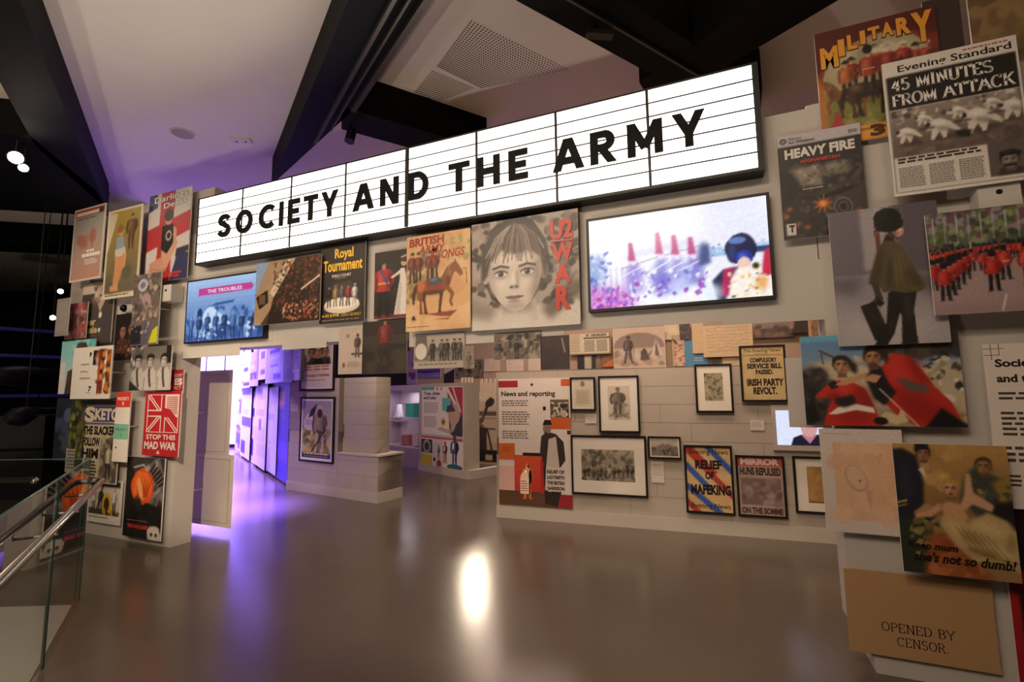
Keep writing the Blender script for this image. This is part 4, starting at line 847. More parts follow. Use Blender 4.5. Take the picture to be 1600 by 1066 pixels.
def union(a,x0,y0,x1,y1,b,r,w):
    X=lambda t:x0+(x1-x0)*t; Y=lambda t:y0+(y1-y0)*t; a.rect(x0,y0,x1,y1,b)
    for p,q in (((0,0),(1,1)),((0,1),(1,0))):
        a.line([(X(p[0]),Y(p[1])),(X(q[0]),Y(q[1]))],.16*(x1-x0),w); a.line([(X(p[0]),Y(p[1])),(X(q[0]),Y(q[1]))],.06*(x1-x0),r)
    a.rect(X(0),Y(.38),X(1),Y(.62),w); a.rect(X(.36),Y(0),X(.64),Y(1),w); a.rect(X(0),Y(.43),X(1),Y(.57),r); a.rect(X(.42),Y(0),X(.58),Y(1),r)
def a_l3(a):
    a.bg('#cfc6c0'); a.rect(0,0,1,1,'#c8bfbb'); a.poly([(.0,.35),(1,.52),(1,.74),(0,.6)],'#b02c30'); a.poly([(.25,0),(.6,0),(.62,1),(.3,1)],'#b02c30'); a.poly([(.6,.0),(1,.0),(1,.28),(.75,.3)],'#2c3056'); a.poly([(0,.8),(.22,.84),(.2,1),(0,1)],'#2c3056'); a.poly([(.7,.25),(1,.3),(1,.36),(.72,.34)],'#2a2a44')
    a.ell(.5,.7,.09,.11,'#c8987c'); a.ell(.5,.73,.11,.1,'#3a241c'); a.poly([(.36,.62),(.62,.62),(.66,.4),(.58,.3),(.36,.32)],'#171216'); a.ell(.52,.5,.07,.08,'#c9b9a8'); a.ell(.52,.5,.045,.05,'#171216')
    a.poly([(.36,.36),(.5,.3),(.7,.46),(.74,.4),(.5,.12),(.2,.06),(.15,.12),(.4,.22)],'#c9957a'); a.poly([(.62,.6),(.7,.56),(.7,.38),(.64,.38)],'#c9957a'); a.poly([(.1,.22),(.4,.28),(.44,.18),(.12,.12)],'#c08c72')
    a.text('Darlings,',.12,.87,.97,.97,'#241d1d',.05,rise=.02); a.text('Darlings,',.13,.875,.96,.965,'#e8e0da',.015,rise=.02); a.text('Dears',.35,.81,.9,.88,'#241d1d',.04,rise=.02); a.text('Dears',.36,.815,.89,.875,'#e8e0da',.01,rise=.02); a.lines(.5,.02,.9,.09,2,'#c03030',.7)
P('poster','red and white flag poster with a seated figure next to the sign end','poster',ARCH,.07,(235,308,299,290,293,437,225,441),a_l3)
def a_l4(a):
    a.bg('#6b5f58'); a.blobs(0,.35,1,1,90,['#8a7a6c','#5a4e48','#b0a090','#4a3f3c','#9a8878'],.04,.1); a.ell(.35,.84,.18,.15,'#b8b4bc'); a.ell(.35,.84,.1,.08,'#6f7488'); a.ell(.5,.64,.16,.14,'#a88c90'); a.rect(.0,.02,.4,.28,'#26222a'); a.poly([(.4,0),(.6,0),(.7,.3),(.5,.36)],'#5a5468'); a.poly([(.68,.03),(.98,.03),(.98,.26),(.8,.2)],'#c9cc30'); a.blobs(0,.15,1,.6,40,['#c8bcb0','#4a4248','#887c80'],.02,.05)
P('photograph','narrow crowd and wreath photograph with a lime jacket at bottom right','photograph',ARCH,.17,(209,431,251,425,247,537,204,541),a_l4,pegs=[(.1,.0045),(.35,.0045)])
def a_l5(a):
    a.bg('#231b18'); a.head(.35,.62,.16,'#a07058','#2a1c16'); a.head(.72,.66,.16,'#9a6a52','#2a1c16'); a.poly([(.05,.15),(.2,.45),(.55,.45),(.7,.15)],'#5a3428'); a.poly([(.5,.15),(.6,.5),(1,.5),(1,.1)],'#3a2a26'); a.ell(.75,.22,.16,.06,'#a87a60'); a.blobs(.1,.1,.8,.4,20,['#7a4434','#46302a','#8f5c48'],.03,.07)
P('photograph','dark photograph of two people close together half behind the crowd photograph','photograph',ARCH,.06,(182,492,212,562),a_l5)
def a_l6(a):
    a.bg('#4d4642'); a.rect(0,.82,.7,1,'#c9bcaa'); a.poly([(.3,1),(.85,1),(.75,.7),(.6,.5),(.45,.75)],'#b9a390'); a.blobs(.35,.65,.8,.98,20,['#8a6e5e','#d0c0ae','#6a5248'],.03,.08); a.ell(.62,.46,.05,.06,'#e8e0d0'); a.ell(.62,.22,.04,.04,'#e8e0d0'); a.text('The',.02,.42,.22,.52,'#cdb67c',.02); a.text('Silver',.02,.3,.5,.42,'#cdb67c',.03); a.text('Tassie',.02,.17,.56,.29,'#cdb67c',.03)
P('poster','dark grey theatre poster with pale yellow title letters','poster',ARCH,.05,(131,445,172,535),a_l6)
def a_l7(a):
    a.bg('#8a5a54'); a.blobs(0,0,1,1,80,['#b05a54','#7a4a48','#c8a8a0','#5a3a3c','#9a8a90','#a03a3a'],.05,.12); a.rect(.3,.82,.8,.95,'#b05560')
P('photograph','small reddish crowd photograph near the pillar left edge','photograph',ARCH,.1,(105,476,133,528),a_l7,pegs=[(-.4,.0045)])
P('photograph','plain grey board seen edge on at the far left of the pillar','board',ARCH,.2,(90,468,104,524),pegs=[(0,.1)],fn=lambda a:(a.bg('#8f867e'),a.rect(.1,.1,.9,.9,'#989087')))
P('photograph','plain pale board jutting out behind the small red crowd photograph','board',ARCH,.03,(112,440,136,478),lambda a:(a.bg('#b0a69a'),a.rect(.1,.1,.9,.9,'#a69b90')))
def a_l9(a):
    a.grad(0,0,1,1,'#7fc8c8','#cfd8d4',6); a.blobs(.4,.7,1,1,12,['#a8dada','#58b0b4'],.06,.14); a.rect(0,0,.16,.6,'#d8d4cc'); a.poly([(.2,0),(.25,.42),(.5,.5),(.9,.44),(1,0)],'#4c3a2a'); a.poly([(.5,.48),(.62,.1),(.7,.48)],'#a0302c'); a.head(.6,.68,.17,'#b07a5c','#4a2c1c'); a.poly([(.38,.74),(.82,.74),(.74,.94),(.5,.94)],'#4f4030'); a.blobs(.25,0,.95,.35,18,['#5d5638','#3a3424','#6a4030'],.05,.1)
P('poster','turquoise portrait poster of a helmeted face behind the white text page','poster',ARCH,.1,(96,533,148,530,144,613,92,618),a_l9)
def a_l10(a):
    a.bg('#e6ded2'); a.window(.52,.1,.98,.94); a.rect(.52,.64,.78,.92,'#2e2622'); a.blobs(.54,.66,.78,.9,16,['#6a5a50','#c0a890','#1a1512'],.03,.06); a.rect(.66,.08,.8,.92,'#8a3a22'); a.blobs(.64,.08,.82,.92,22,['#c05a2a','#3a2420','#d89040','#6a2a20'],.03,.07); a.rect(.82,.08,.84,.92,'#efe6da'); a.rect(.86,.08,.97,.92,'#9c5420'); a.blobs(.86,.08,.98,.9,22,['#e0a040','#5a2c1c','#c86a24','#40322c'],.03,.06); a.full(); a.text(',',.43,.8,.48,.9,'#201a18',.05)
    for y in (.64,.5,.37): a.lines(.22,y,.5,y+.04,2,'#6a625a',.5,.4)
    a.text('7',.46,.14,.54,.24,'#2a2420',.04); a.lines(.4,.1,.54,.12,1,'#6a625a')
P('text_panel','white text page with fiery photographs down its right side','poster',ARCH,.19,(115,545,177,539,171,622,110,625),a_l10,pegs=[(-.3,.1),(.4,.0045)])
def a_l11(a):
    a.bg('#8f8780'); a.rect(0,.7,1,1,'#6f6862'); a.rect(.88,.6,1,1,'#1f1b1a'); a.blobs(0,.5,.3,1,14,['#d0c8c0','#55504c'],.04,.08)
    for x in (.2,.5,.83):
        a.poly([(x-.17,0),(x-.15,.42),(x-.06,.52),(x+.08,.52),(x+.15,.42),(x+.16,0)],'#b5aca4'); a.line([(x-.02,.5),(x,.25),(x+.03,.1)],.045,'#3c3634'); a.head(x,.66,.085,'#c9bfb6','#1c1817',hat='cap' if x<.8 else None,hatc='#1e1a19'); a.line([(x-.12,.3),(x-.14,0)],.015,'#6a625c')
    a.poly([(.0,.25),(.3,.0),(.0,0)],'#2c2826')
P('photograph','black and white photograph of three young cadets','photograph',ARCH,.14,(205,545,268,538,265,610,202,610),a_l11)
def a_l12(a):
    a.bg('#a8282c'); a.text('ARMY',.35,.9,.95,.95,'#d8b0a8',.03); a.text('ES',.42,.8,.95,.89,'#e4dcd4',.06); a.text('ACT',.4,.74,.9,.79,'#d8b0a8',.02)
P('poster','narrow red poster mostly hidden behind the red flag poster','poster',ARCH,.03,(264,578,287,578,280,700,258,700),a_l12)
def a_l13(a):
    R='#b1242b'; Wt='#d9c9c0'
    a.bg(R); a.rect(.08,.36,.96,.95,Wt); a.window(.1,.37,.94,.94); a.rect(.1,.37,.94,.94,R)
    for p,q in (((.1,.94),(.46,.68)),((.1,.37),(.46,.63)),((.58,.63),(.94,.37))): a.line([p,q],.07,Wt); a.line([p,q],.025,R)
    a.rect(.1,.6,.94,.71,Wt); a.rect(.46,.37,.6,.94,Wt); a.rect(.1,.62,.94,.69,R); a.rect(.485,.37,.575,.94,R); a.rect(.6,.62,.94,.94,Wt)
    for i in range(7):
        for j in range(9): a.rect(.63+.043*i,.645+.031*j,.655+.043*i,.668+.031*j,R)
    a.poly([(.58,.74),(.72,.72),(.9,.6),(.58,.6)],R); a.full(); a.text('STOP THIS',.1,.25,.92,.33,Wt,.03); a.text('MAD WAR',.06,.1,.95,.22,Wt,.04); a.text('&',.42,.03,.52,.08,Wt,.02)
P('poster','red flag poster with white hand lettering on the left pillar','poster',ARCH,.09,(229,611,284,612,277,716,221,710),a_l13,inkm=INKF,pegs=[(-.38,.0045),(-.2,.0045)])
def a_l14(a):
    a.bg('#cbb99a'); a.rect(0,.94,1,1,'#2a2622'); a.rect(0,0,.2,1,'#3a3a2c'); a.blobs(0,0,.2,1,26,['#6a6430','#2a2a26','#8a4a2a','#9a8a3a'],.03,.08); a.rect(.16,.74,1,.93,'#3b3a78'); a.text('S',.17,.74,.42,.93,'#d8c8a8',.05); a.text('KETCH',.42,.76,1.1,.91,'#d8c8a8',.05); a.rect(.16,.71,1,.725,'#3b3a78')
    a.text('THE SLACKER MUST',.17,.58,1.25,.69,'#1d1915',.05); a.text('FOLLOW',.17,.44,.58,.55,'#1d1915',.05); a.text('HIM',.17,.29,.56,.41,'#1d1915',.05); a.rect(.6,.02,1,.54,'#5a4e40'); a.blobs(.6,.02,1,.54,50,['#8a7c68','#3a3128','#b5a68c','#6a5e4e'],.03,.07); a.man(.8,.06,.42,'#c8b89c','#2a241e'); a.rect(.58,0,.6,.55,'#cbb99a')
    a.lines(.28,.03,.56,.26,6,'#2a2420',.6)
P('newspaper','newspaper front page with big headline letters on a blue strip','newspaper',ARCH,.08,(124,627,180,758),a_l14)
def a_l15(a):
    a.bg('#e2d9ce'); a.rect(0,.78,1,1,'#d23a30'); a.text('PRIORITY',.1,.88,.9,.93,'#f0d8cc',.03); a.text('1',.45,.81,.55,.86,'#f0d8cc',.03); a.rect(0,.32,1,.54,'#7fb79c'); a.text('PRIORITY',.1,.44,.9,.48,'#4a7a66',.03); a.text('2',.45,.36,.55,.41,'#4a7a66',.03); a.ell(.22,.2,.05,.05,'#2a2420')
P('card','tall white card with red top and green middle band','card',ARCH,.13,(181,613,204,613,198,722,176,722),a_l15,inkm=INKF)
def a_l16(a):
    a.bg('#1d1918'); a.poly([(.6,.5),(1,.4),(1,1),(.2,1),(.1,.9)],'#3a3434'); a.ell(.75,.7,.3,.36,'#6a605c',0,20,.15); a.blobs(.5,.45,1,.95,18,['#857a74','#4a4240','#a59a92'],.05,.1)
    for k in range(6): a.line([(.62+.05*k,.8-.03*k),(.75+.06*k,.92-.04*k)],.035,'#1a1615')
    a.ell(.45,.63,.3,.3,'#d8521e',0,22,.06); a.ell(.45,.64,.24,.25,'#e8702a',0,18,.1)
    for k in range(5): a.poly([(.32+.05*k,.5),(.4+.05*k,.5),(.34+.09*k,.78)],'#b8401a')
    a.ell(.4,.6,.06,.2,'#f0a060',20,12); a.line([(.2,.86),(.45,.9),(.55,.83)],.03,'#b8aca4'); a.blobs(0,.05,.6,.45,12,['#151210','#242020'],.1,.2); a.lines(.1,.19,.8,.215,1,'#8a4a34'); a.text('THE WAR GAME',.12,.11,.66,.16,'#c8402a',.04); a.ell(.82,.06,.18,.15,'#cfc4b8',0,14,.1); a.ell(.76,.07,.03,.03,'#2a2220'); a.ell(.88,.07,.03,.03,'#2a2220')
P('poster','black poster with a glowing orange face at the foot of the left pillar','poster',ARCH,.06,(201,714,258,716,250,848,190,835),a_l16)
def a_l17(a):
    a.bg('#ded5c8'); a.window(.06,.2,.95,.96); a.rect(.06,.2,.95,.96,'#c9c0b4'); a.rect(.06,.84,.95,.96,'#3a342f'); a.poly([(.06,.2),(.95,.2),(.95,.3),(.06,.34)],'#4a4238')
    for x,c in ((.2,'#e6ded2'),(.4,'#2c2823'),(.8,'#d8cfc2')): a.man(x,.22,.6,c,'#3a342e')
    a.ell(.58,.44,.14,.2,'#d8a820'); a.ell(.58,.44,.08,.12,'#3a2c18'); a.line([(.3,.3),(.45,.86),(.7,.86)],.04,'#2a2622'); a.blobs(.5,.22,.9,.34,14,['#c8981c','#2c2622','#6a5c40'],.03,.06); a.full(); a.lines(.08,.1,.7,.14,1,'#5a5248')
P('poster','white bordered cartoon print with yellow figure low on the pillar','poster',ARCH,.03,(139,752,191,748,187,821,135,815),a_l17)
P('poster','thin dark green strip poster left of the newspaper page','poster',ARCH,.05,(112,624,126,702),lambda a:(a.bg('#2c3426'),a.blobs(0,0,1,1,30,['#6f7a2c','#384630','#9a8a3a','#1f241c'],.1,.25)))
P('photograph','deep blue night photograph low at the pillar left edge','photograph',ARCH,.02,(90,622,113,722),lambda a:(a.bg('#2a2c3c'),a.blobs(0,.2,1,.8,20,['#3a3e54','#1c1e2c','#4a5068'],.1,.3),a.ell(.6,.72,.2,.2,'#5a6078')))
P('photograph','pale striped sheet low behind the handrail','sheet',ARCH,.04,(104,700,124,740),lambda a:(a.bg('#b8b0a4'),a.lines(.1,.1,.9,.9,6,'#5a544c')))
# small fittings on the arch
o=box('loudspeaker',-.09,-.09,-.134,.09,.09,0,mat('speaker_white','#c4bdb4',.5,noise=.02)); u=ARCH.at(259,458,.14); o.location=ARCH.pt(u[0],u[1],.14); o.rotation_euler=(math.pi/2,0,0); tag(o,'small white wall speaker box beside the blue screen','speaker')
disc(0,.03,.014,.0,.004,12).build('speaker_port',BLACKM,o)
o=box('loudspeaker',-.09,-.07,-.094,.09,.07,0,MATS['speaker_white']); u=ARCH.at(1562,308,.1); o.location=ARCH.pt(u[0],u[1],.1); o.rotation_euler=(math.pi/2,0,0); tag(o,'small white speaker box under the newspaper front page','speaker')
disc(0,.03,.014,.0,.004,12).build('speaker_port',BLACKM,o)
u=ARCH.at(195,482,.05); o=MB().tube([(0,0,-.05),(0,0,-.045),(0,0,0)],[.06,.06,.045],16).build('dome_camera',WHITE); o.location=ARCH.pt(u[0],u[1],.05); o.rotation_euler=(math.pi/2,0,0); tag(o,'small black dome camera above the dark two person photograph','camera')
V=[];
MB().tube([(0,0,0),(0,0,.015),(0,0,.03),(0,0,.042),(0,0,.048)],[.045,.043,.035,.022,.004],16).build('dome',mat('dome_black','#050505',.08,noise=.1),o,True)

# ------------------------------------------------------------------ right pillar
def a_r1(a):
    a.bg('#2b2624'); a.blobs(0,.0,1,.7,130,['#37302d','#231e1c','#48403b','#544b44','#1a1614','#3d3531'],.02,.07)
    a.spoly([(.1,.65),(.5,.68),(.52,.47),(.2,.5)],'#94897a',.9,.02); a.blobs(.14,.48,.5,.66,22,['#a89c8a','#7d7264','#5f564c'],.015,.04); a.spoly([(-.1,.7),(.16,.64),(.26,.5),(.1,.3),(-.1,.3)],'#1b1716',1,.03)
    a.soft(.68,.6,.18,.11,'#6f6658',1,.2,-8); a.soft(.63,.64,.1,.05,'#8f8574',.8,.5); a.blobs(.54,.54,.84,.68,26,['#5a5246','#7d7362','#4a4238'],.012,.03); a.soft(.7,.5,.12,.08,'#241f1d',1,.2); a.soft(.74,.5,.05,.05,'#6a5548',.8,.4)
    a.spoly([(.42,.4),(.6,.46),(.92,.5),(1.05,.36),(1.05,.1),(.84,.1),(.5,.22)],'#3f3934',1,.02); a.blobs(.5,.14,1,.46,40,['#544c44','#2f2a27','#6a6158','#403934'],.015,.04); a.spoly([(.2,.4),(.5,.38),(.86,.44),(.86,.4),(.5,.33),(.2,.37)],'#1c1817',1,.008)
    for r,c in ((.135,'#6f6862'),(.11,'#2c2825'),(.08,'#57504a'),(.05,'#211d1b')): a.ell(.73,.25,r*.8,r,c,10)
    for r,c in ((.1,'#8a3a16'),(.065,'#d8702a'),(.03,'#f6d79a')): a.soft(.5,.3,r,r*.75,c,.9,.4)
    for k in range(9): a.line([(.5,.3),(.5+.12*math.cos(k*.7),.3+.09*math.sin(k*.7))],.008,'#e8a050')
    for x,y in ((.06,.22),(.1,.29),(.2,.14),(.9,.2),(.3,.1),(.56,.08)): a.soft(x,y,.035,.03,'#c05f22',.9,.5)
    a.rect(0,.89,1,1,'#b9b0b6'); a.ell(.08,.945,.045,.045,'#3a3438'); a.ell(.08,.945,.025,.025,'#8a8288'); a.text('Games',.14,.95,.3,.975,'#6a6068',.01); a.text('for Windows',.14,.912,.46,.94,'#4a4248',.02); a.text('DVD',.86,.92,.96,.95,'#6a6068',.03)
    a.text('HEAVY FIRE',.08,.765,.92,.86,'#d8cfc6',.05); a.text('AFGHANISTAN',.26,.705,.74,.74,'#c23a2e',.03); a.lines(.27,.44,.52,.46,1,'#b8aea0')
    a.rect(.05,.04,.16,.15,'#d8d0c8'); a.text('T',.07,.06,.14,.13,'#201c1a',.04)
P('poster','dark combat game cover with white top strip left on right pillar','poster',ARCH,.07,(1211,218,1342,190,1360,362,1228,373),a_r1)
def a_r2(a):
    a.bg('#7a2a1c'); a.window(.04,.1,.97,.96); a.ell(.5,.5,.46,.5,'#a89a72',0,30); a.grad(.04,.1,.97,.46,'#8a8248','#6a6a34',6); a.soft(.5,.66,.4,.16,'#c0b294',.8,.4); a.blobs(.06,.12,.7,.44,40,['#86803c','#6a6a34','#9a8f48','#7a7a40'],.03,.08); a.blobs(.2,.62,.9,.78,16,['#9a8e70','#c8bca0','#8a8468'],.03,.08)
    for x,h in ((.3,.34),(.5,.4),(.6,.38),(.7,.36),(.82,.34),(.9,.34)): a.man(x,.38,h,a.rng.choice(['#a8382a','#b04a30','#962e22']),'#3a2c28',hat='helm',hatc=a.rng.choice(['#d0c2a6','#2a2018']))
    a.horse(.74,.24,.4,'#5a3a26'); a.man(.72,.4,.36,'#a8382a','#2a2422',hat='helm',hatc='#d0c2a6'); a.soft(.55,.74,.12,.05,'#dcd2bc',.8,.4)
    a.horse(.24,.22,.34,'#7a4a2c',-1); a.man(.25,.36,.34,'#b8602c','#2a2422',hat='helm',hatc='#2a2018'); a.horse(.46,.2,.42,'#4a3020'); a.man(.44,.36,.4,'#a8402a','#2a2422',hat='bear',hatc='#1e1815',belt='#d0b060')
    a.full(); a.rect(0,0,1,.13,'#c87a24'); a.rect(.32,.015,.62,.125,'#d8983a'); a.rect(.3,.09,.6,.1,'#4a2416'); a.text('3',.4,.02,.52,.115,'#4a2416',.05); a.spoly([(.06,.1),(.15,.3),(.22,.1)],'#a8302a',1,.01); a.spoly([(.0,.0),(.07,.0),(.06,.5),(0,.62)],'#b8742c',.9,.02)
    a.spoly([(-.05,.56),(.08,.7),(.25,.82),(.5,.875),(.75,.86),(.95,.77),(1.1,.8),(1.1,1.1),(-.1,1.1)],'#571d17',1,.008)
    xs=[(.03,.2,.66,.86),(.19,.26,.74,.9),(.27,.37,.78,.92),(.38,.44,.8,.93),(.45,.56,.82,.94),(.56,.67,.82,.95),(.68,.81,.8,.96),(.8,.98,.7,.97)]
    for ch,(x0,x1,y0,y1) in zip('MILITARY',xs): a.text(ch,x0,y0,x1,y1,'#6a2a14',.09); a.text(ch,x0+.008,y0+.008,x1-.008,y1-.004,'#dd9a30',.05)
P('poster','vintage orange poster of mounted soldiers high on the right','poster',ARCH,.05,(1276,46,1467,13,1475,204,1281,225),a_r2)
P('photograph','plain dark brown board behind the newspaper at top right','board',ARCH,.025,(1440,4,1512,110),lambda a:(a.bg('#3a2c28'),a.blobs(0,0,1,1,8,['#35282a','#402f2b'],.2,.4)))
def a_r4(a):
    a.bg('#6a5238'); a.ell(.55,.9,.35,.3,'#3a2c20'); a.poly([(0,.1),(.2,.6),(.6,.7),(1,.5),(1,0),(0,0)],'#8a7048'); a.line([(.3,.75),(.7,.6),(.75,.3)],.05,'#b8a890'); a.poly([(.7,.6),(1,.7),(1,1),(.8,1)],'#b07848'); a.blobs(0,0,1,.6,20,['#94784c','#705838','#84683f'],.08,.18)
P('photograph','khaki painted figure panel cropped by the top right corner','painting',ARCH,.03,(1506,-40,1660,78),a_r4)
def a_r5(a):
    a.bg('#dcd3ca'); a.text('Evening Standard',.12,.895,.96,.962,'#1e1a18',.02); a.lines(.62,.968,.94,.978,1,'#b04a3a',1,.1); a.rect(.03,.635,.975,.88,'#221e1c')
    a.text('45 MINUTES',.055,.77,.82,.865,'#e6ddd4',serif=True,tk=.22,thin=.09); a.text('FROM ATTACK',.055,.655,.96,.75,'#e6ddd4',serif=True,tk=.22,thin=.09)
    a.window(.03,.28,.975,.63); a.grad(.03,.28,.975,.63,'#938379','#5f4f48',8); a.blobs(.03,.53,.975,.64,60,['#c4b8ae','#4a403a','#dcd2c8','#8a7c72','#a5968b'],.012,.035); a.blobs(.03,.28,.975,.4,24,['#6f5d54','#54463f','#7d6a60'],.03,.07)
    for x,y,r,k in ((.15,.44,.085,1),(.4,.45,.11,1),(.68,.465,.13,1),(.92,.5,.1,1),(.28,.53,.06,1),(.54,.54,.065,1),(.78,.56,.06,1)):
        a.soft(x+.02,y-.07,r*1.1,r*.25,'#3a2f2a',.7,.5)
        a.poly([(x-r,y-.01),(x-.7*r,y+.5*r),(x,y+.62*r),(x+.7*r,y+.3*r),(x+1.3*r,y-.3*r),(x+1.15*r,y-.4*r),(x+.5*r,y-.1*r),(x+.3*r,y-.7*r),(x+.1*r,y-.72*r),(x-.1*r,y-.2*r),(x-.5*r,y-.75*r),(x-.75*r,y-.7*r),(x-.6*r,y-.1*r)],'#d2c7bd'); a.soft(x-.1*r,y+.35*r,.5*r,.25*r,'#ece4dc',.7,.6,-15); a.soft(x+.2*r,y-.1*r,.5*r,.2*r,'#85766c',.7,.6,-20); a.ell(x-.85*r,y+.3*r,.2*r,.2*r,'#2f2622')
    a.spoly([(.5,.41),(.62,.4),(.6,.35),(.52,.36)],'#221c1a',1,.01); a.full(); a.rect(.03,.03,.7,.28,'#d6ccc3')
    a.lines(.05,.225,.68,.268,2,'#3a3230',.6,.1); a.lines(.05,.05,.25,.2,10,'#8f857c',.6,.1); a.lines(.28,.05,.47,.2,10,'#8f857c',.6,.1); a.lines(.5,.05,.68,.2,10,'#8f857c',.6,.1)
    a.rect(.71,.05,.975,.28,'#5f544e'); a.window(.71,.05,.975,.28); a.spoly([(.74,.0),(.78,.1),(.92,.1),(.99,.0)],'#3a3430',1,.01); a.head(.85,.15,.07,'#a08a7c','#241e1c',hat='cap',hatc='#1f1b1a'); a.spoly([(.8,.105),(.9,.105),(.89,.125),(.81,.125)],'#1c1816',1,.004); a.full()
    for q,r in (((.03,.03),(.03,.88)),((.03,.03),(.975,.03)),((.975,.03),(.975,.88))): a.line([q,r],.006,'#3a3230')
P('newspaper','large newspaper front page with white headline on black at upper right','newspaper',ARCH,.13,(1378,98,1592,56,1612,281,1397,306),a_r5,pegs=[(.1,.0045),(.4,.0045)])
def a_r6(a):
    a.bg('#8d858b'); a.spoly([(-.1,.52),(1.1,.5),(1.1,1.1),(-.1,1.1)],'#6d646c',1,.01); a.spoly([(.31,.54),(.62,.53),(.6,1.1),(.3,1.1)],'#a49c9f',.9,.02); a.spoly([(.62,.53),(1.1,.5),(1.1,1.1),(.62,1.1)],'#5a525a',.9,.03); a.spoly([(-.1,.5),(.3,.5),(.2,.36),(-.1,.42)],'#5a5259',.8,.06); a.spoly([(.55,.5),(1.1,.5),(1.1,.3),(.85,.34)],'#554d54',.8,.06); a.spoly([(-.1,-.1),(1.1,-.1),(1.1,.24),(-.1,.3)],'#a89fa1',.8,.1); a.soft(.45,.1,.4,.15,'#b9b0b0',.6,.6)
    J='#564a31'; D='#221c19'
    a.poly([(.505,.4),(.76,.39),(.71,.24),(.72,-.02),(.575,-.02),(.6,.2),(.55,.3)],D); a.poly([(.5,.38),(.62,.3),(.52,.08),(.43,-.02),(.31,-.03),(.46,.16)],'#1c1714'); a.soft(.66,.25,.03,.16,'#3b332d',.7,.5); a.soft(.5,.14,.03,.1,'#332b26',.6,.5,-25)
    a.poly([(.5,.745),(.6,.74),(.67,.68),(.75,.54),(.83,.39),(.79,.365),(.64,.36),(.52,.385),(.46,.37),(.42,.43),(.33,.44),(.34,.47),(.43,.66)],J); a.spoly([(.5,.73),(.43,.66),(.34,.46),(.42,.43),(.47,.54)],'#40361f',.8,.02); a.soft(.62,.55,.06,.2,'#6b5e40',.7,.6,-8); a.soft(.74,.46,.05,.12,'#3f351f',.7,.5,30); a.soft(.53,.5,.03,.16,'#3c321d',.7,.5,-5)
    for k in range(5): a.line([(.5+.06*k,.39),(.53+.035*k,.62)],.006,'#443a24')
    a.poly([(.5,.745),(.6,.74),(.6,.79),(.53,.79)],'#2a2218')
    a.poly([(.35,.46),(.42,.43),(.45,.33),(.43,.28),(.37,.29),(.38,.36)],'#3f3228'); a.ell(.42,.3,.035,.03,'#15110f'); a.poly([(.235,.285),(.375,.315),(.475,.085),(.345,.03)],'#1a1513'); a.soft(.36,.2,.06,.12,'#332b28',.6,.6,30); a.line([(.33,.3),(.4,.34),(.42,.27)],.01,'#15110f')
    a.poly([(.43,.66),(.425,.8),(.45,.83),(.475,.8),(.47,.7)],'#6b4038'); a.ell(.445,.815,.03,.035,'#7a4a3e'); a.poly([(.53,.77),(.57,.84),(.6,.8),(.58,.77)],'#4a2e22')
    a.ell(.635,.8,.055,.055,'#c0917c'); a.soft(.6,.79,.03,.05,'#7a5242',.7,.5); a.line([(.565,.81),(.63,.745)],.007,'#1a1412')
    a.ell(.555,.905,.125,.125,'#171412',0,26,.05); a.ell(.56,.86,.135,.085,'#191613',0,26,.05); a.soft(.5,.93,.05,.06,'#2f2a26',.6,.7); a.tex(.42,.8,.7,1,.25,60,60)
P('photograph','runway photograph of a figure in tall bearskin hat carrying a black bag','photograph',ARCH,.12,(1292,333,1460,314,1489,533,1313,543),a_r6)
def a_r7(a):
    a.bg('#97807e'); a.rect(0,.6,1,1,'#585a46'); a.blobs(0,.66,1,1.02,110,['#46552f','#6a7746','#6f4654','#343b2a','#87966a','#93808a','#7c8d58'],.02,.06); a.blobs(0,.86,.75,1,26,['#6a3f50','#8a8a98','#3f3a44'],.015,.05)
    for k in range(10): a.line([(.06+.1*k,.62),(.065+.1*k,.95)],.01,'#b5adab')
    a.blobs(0,.58,1,.68,40,['#23263a','#2f2d30','#1d1a20','#3a3f50'],.015,.035)
    a.spoly([(-.1,-.1),(1.1,-.1),(1.1,.45),(-.1,.5)],'#a38a88',.7,.1); a.spoly([(-.1,-.1),(1.1,-.1),(1.1,.1),(-.1,.1)],'#8d6f70',.5,.05); a.line([(.56,.02),(.6,.16)],.016,'#d4c6c2')
    def row(x0,y0,x1,y1,n,h0,h1):
        for k in range(n):
            t=k/max(1,n-1); x=x0+(x1-x0)*t+a.rng.uniform(-.006,.006); y=y0+(y1-y0)*t; h=h0+(h1-h0)*t
            a.man(x,y,h,a.rng.choice(['#b8291f','#c4372a','#a5221c']),'#16131a','#a87862','bear','#141119',wide=1.15,belt='#d8cfc4' if k%3==0 else None)
    row(.02,.5,.98,.54,22,.13,.13); row(.62,.46,.44,.4,5,.15,.18); row(.04,.45,.3,.5,7,.15,.14); row(.66,.5,.98,.48,8,.14,.16)
    row(.36,.4,.02,.24,8,.2,.28); row(.3,.33,.12,.14,5,.24,.34); row(.62,.3,.52,.2,2,.3,.36); row(.98,.34,.8,.24,3,.32,.38)
P('photograph','photograph of red coated guards marching in ranks at the right edge','photograph',ARCH,.17,(1446,335,1640,314,1652,486,1460,490),a_r7)
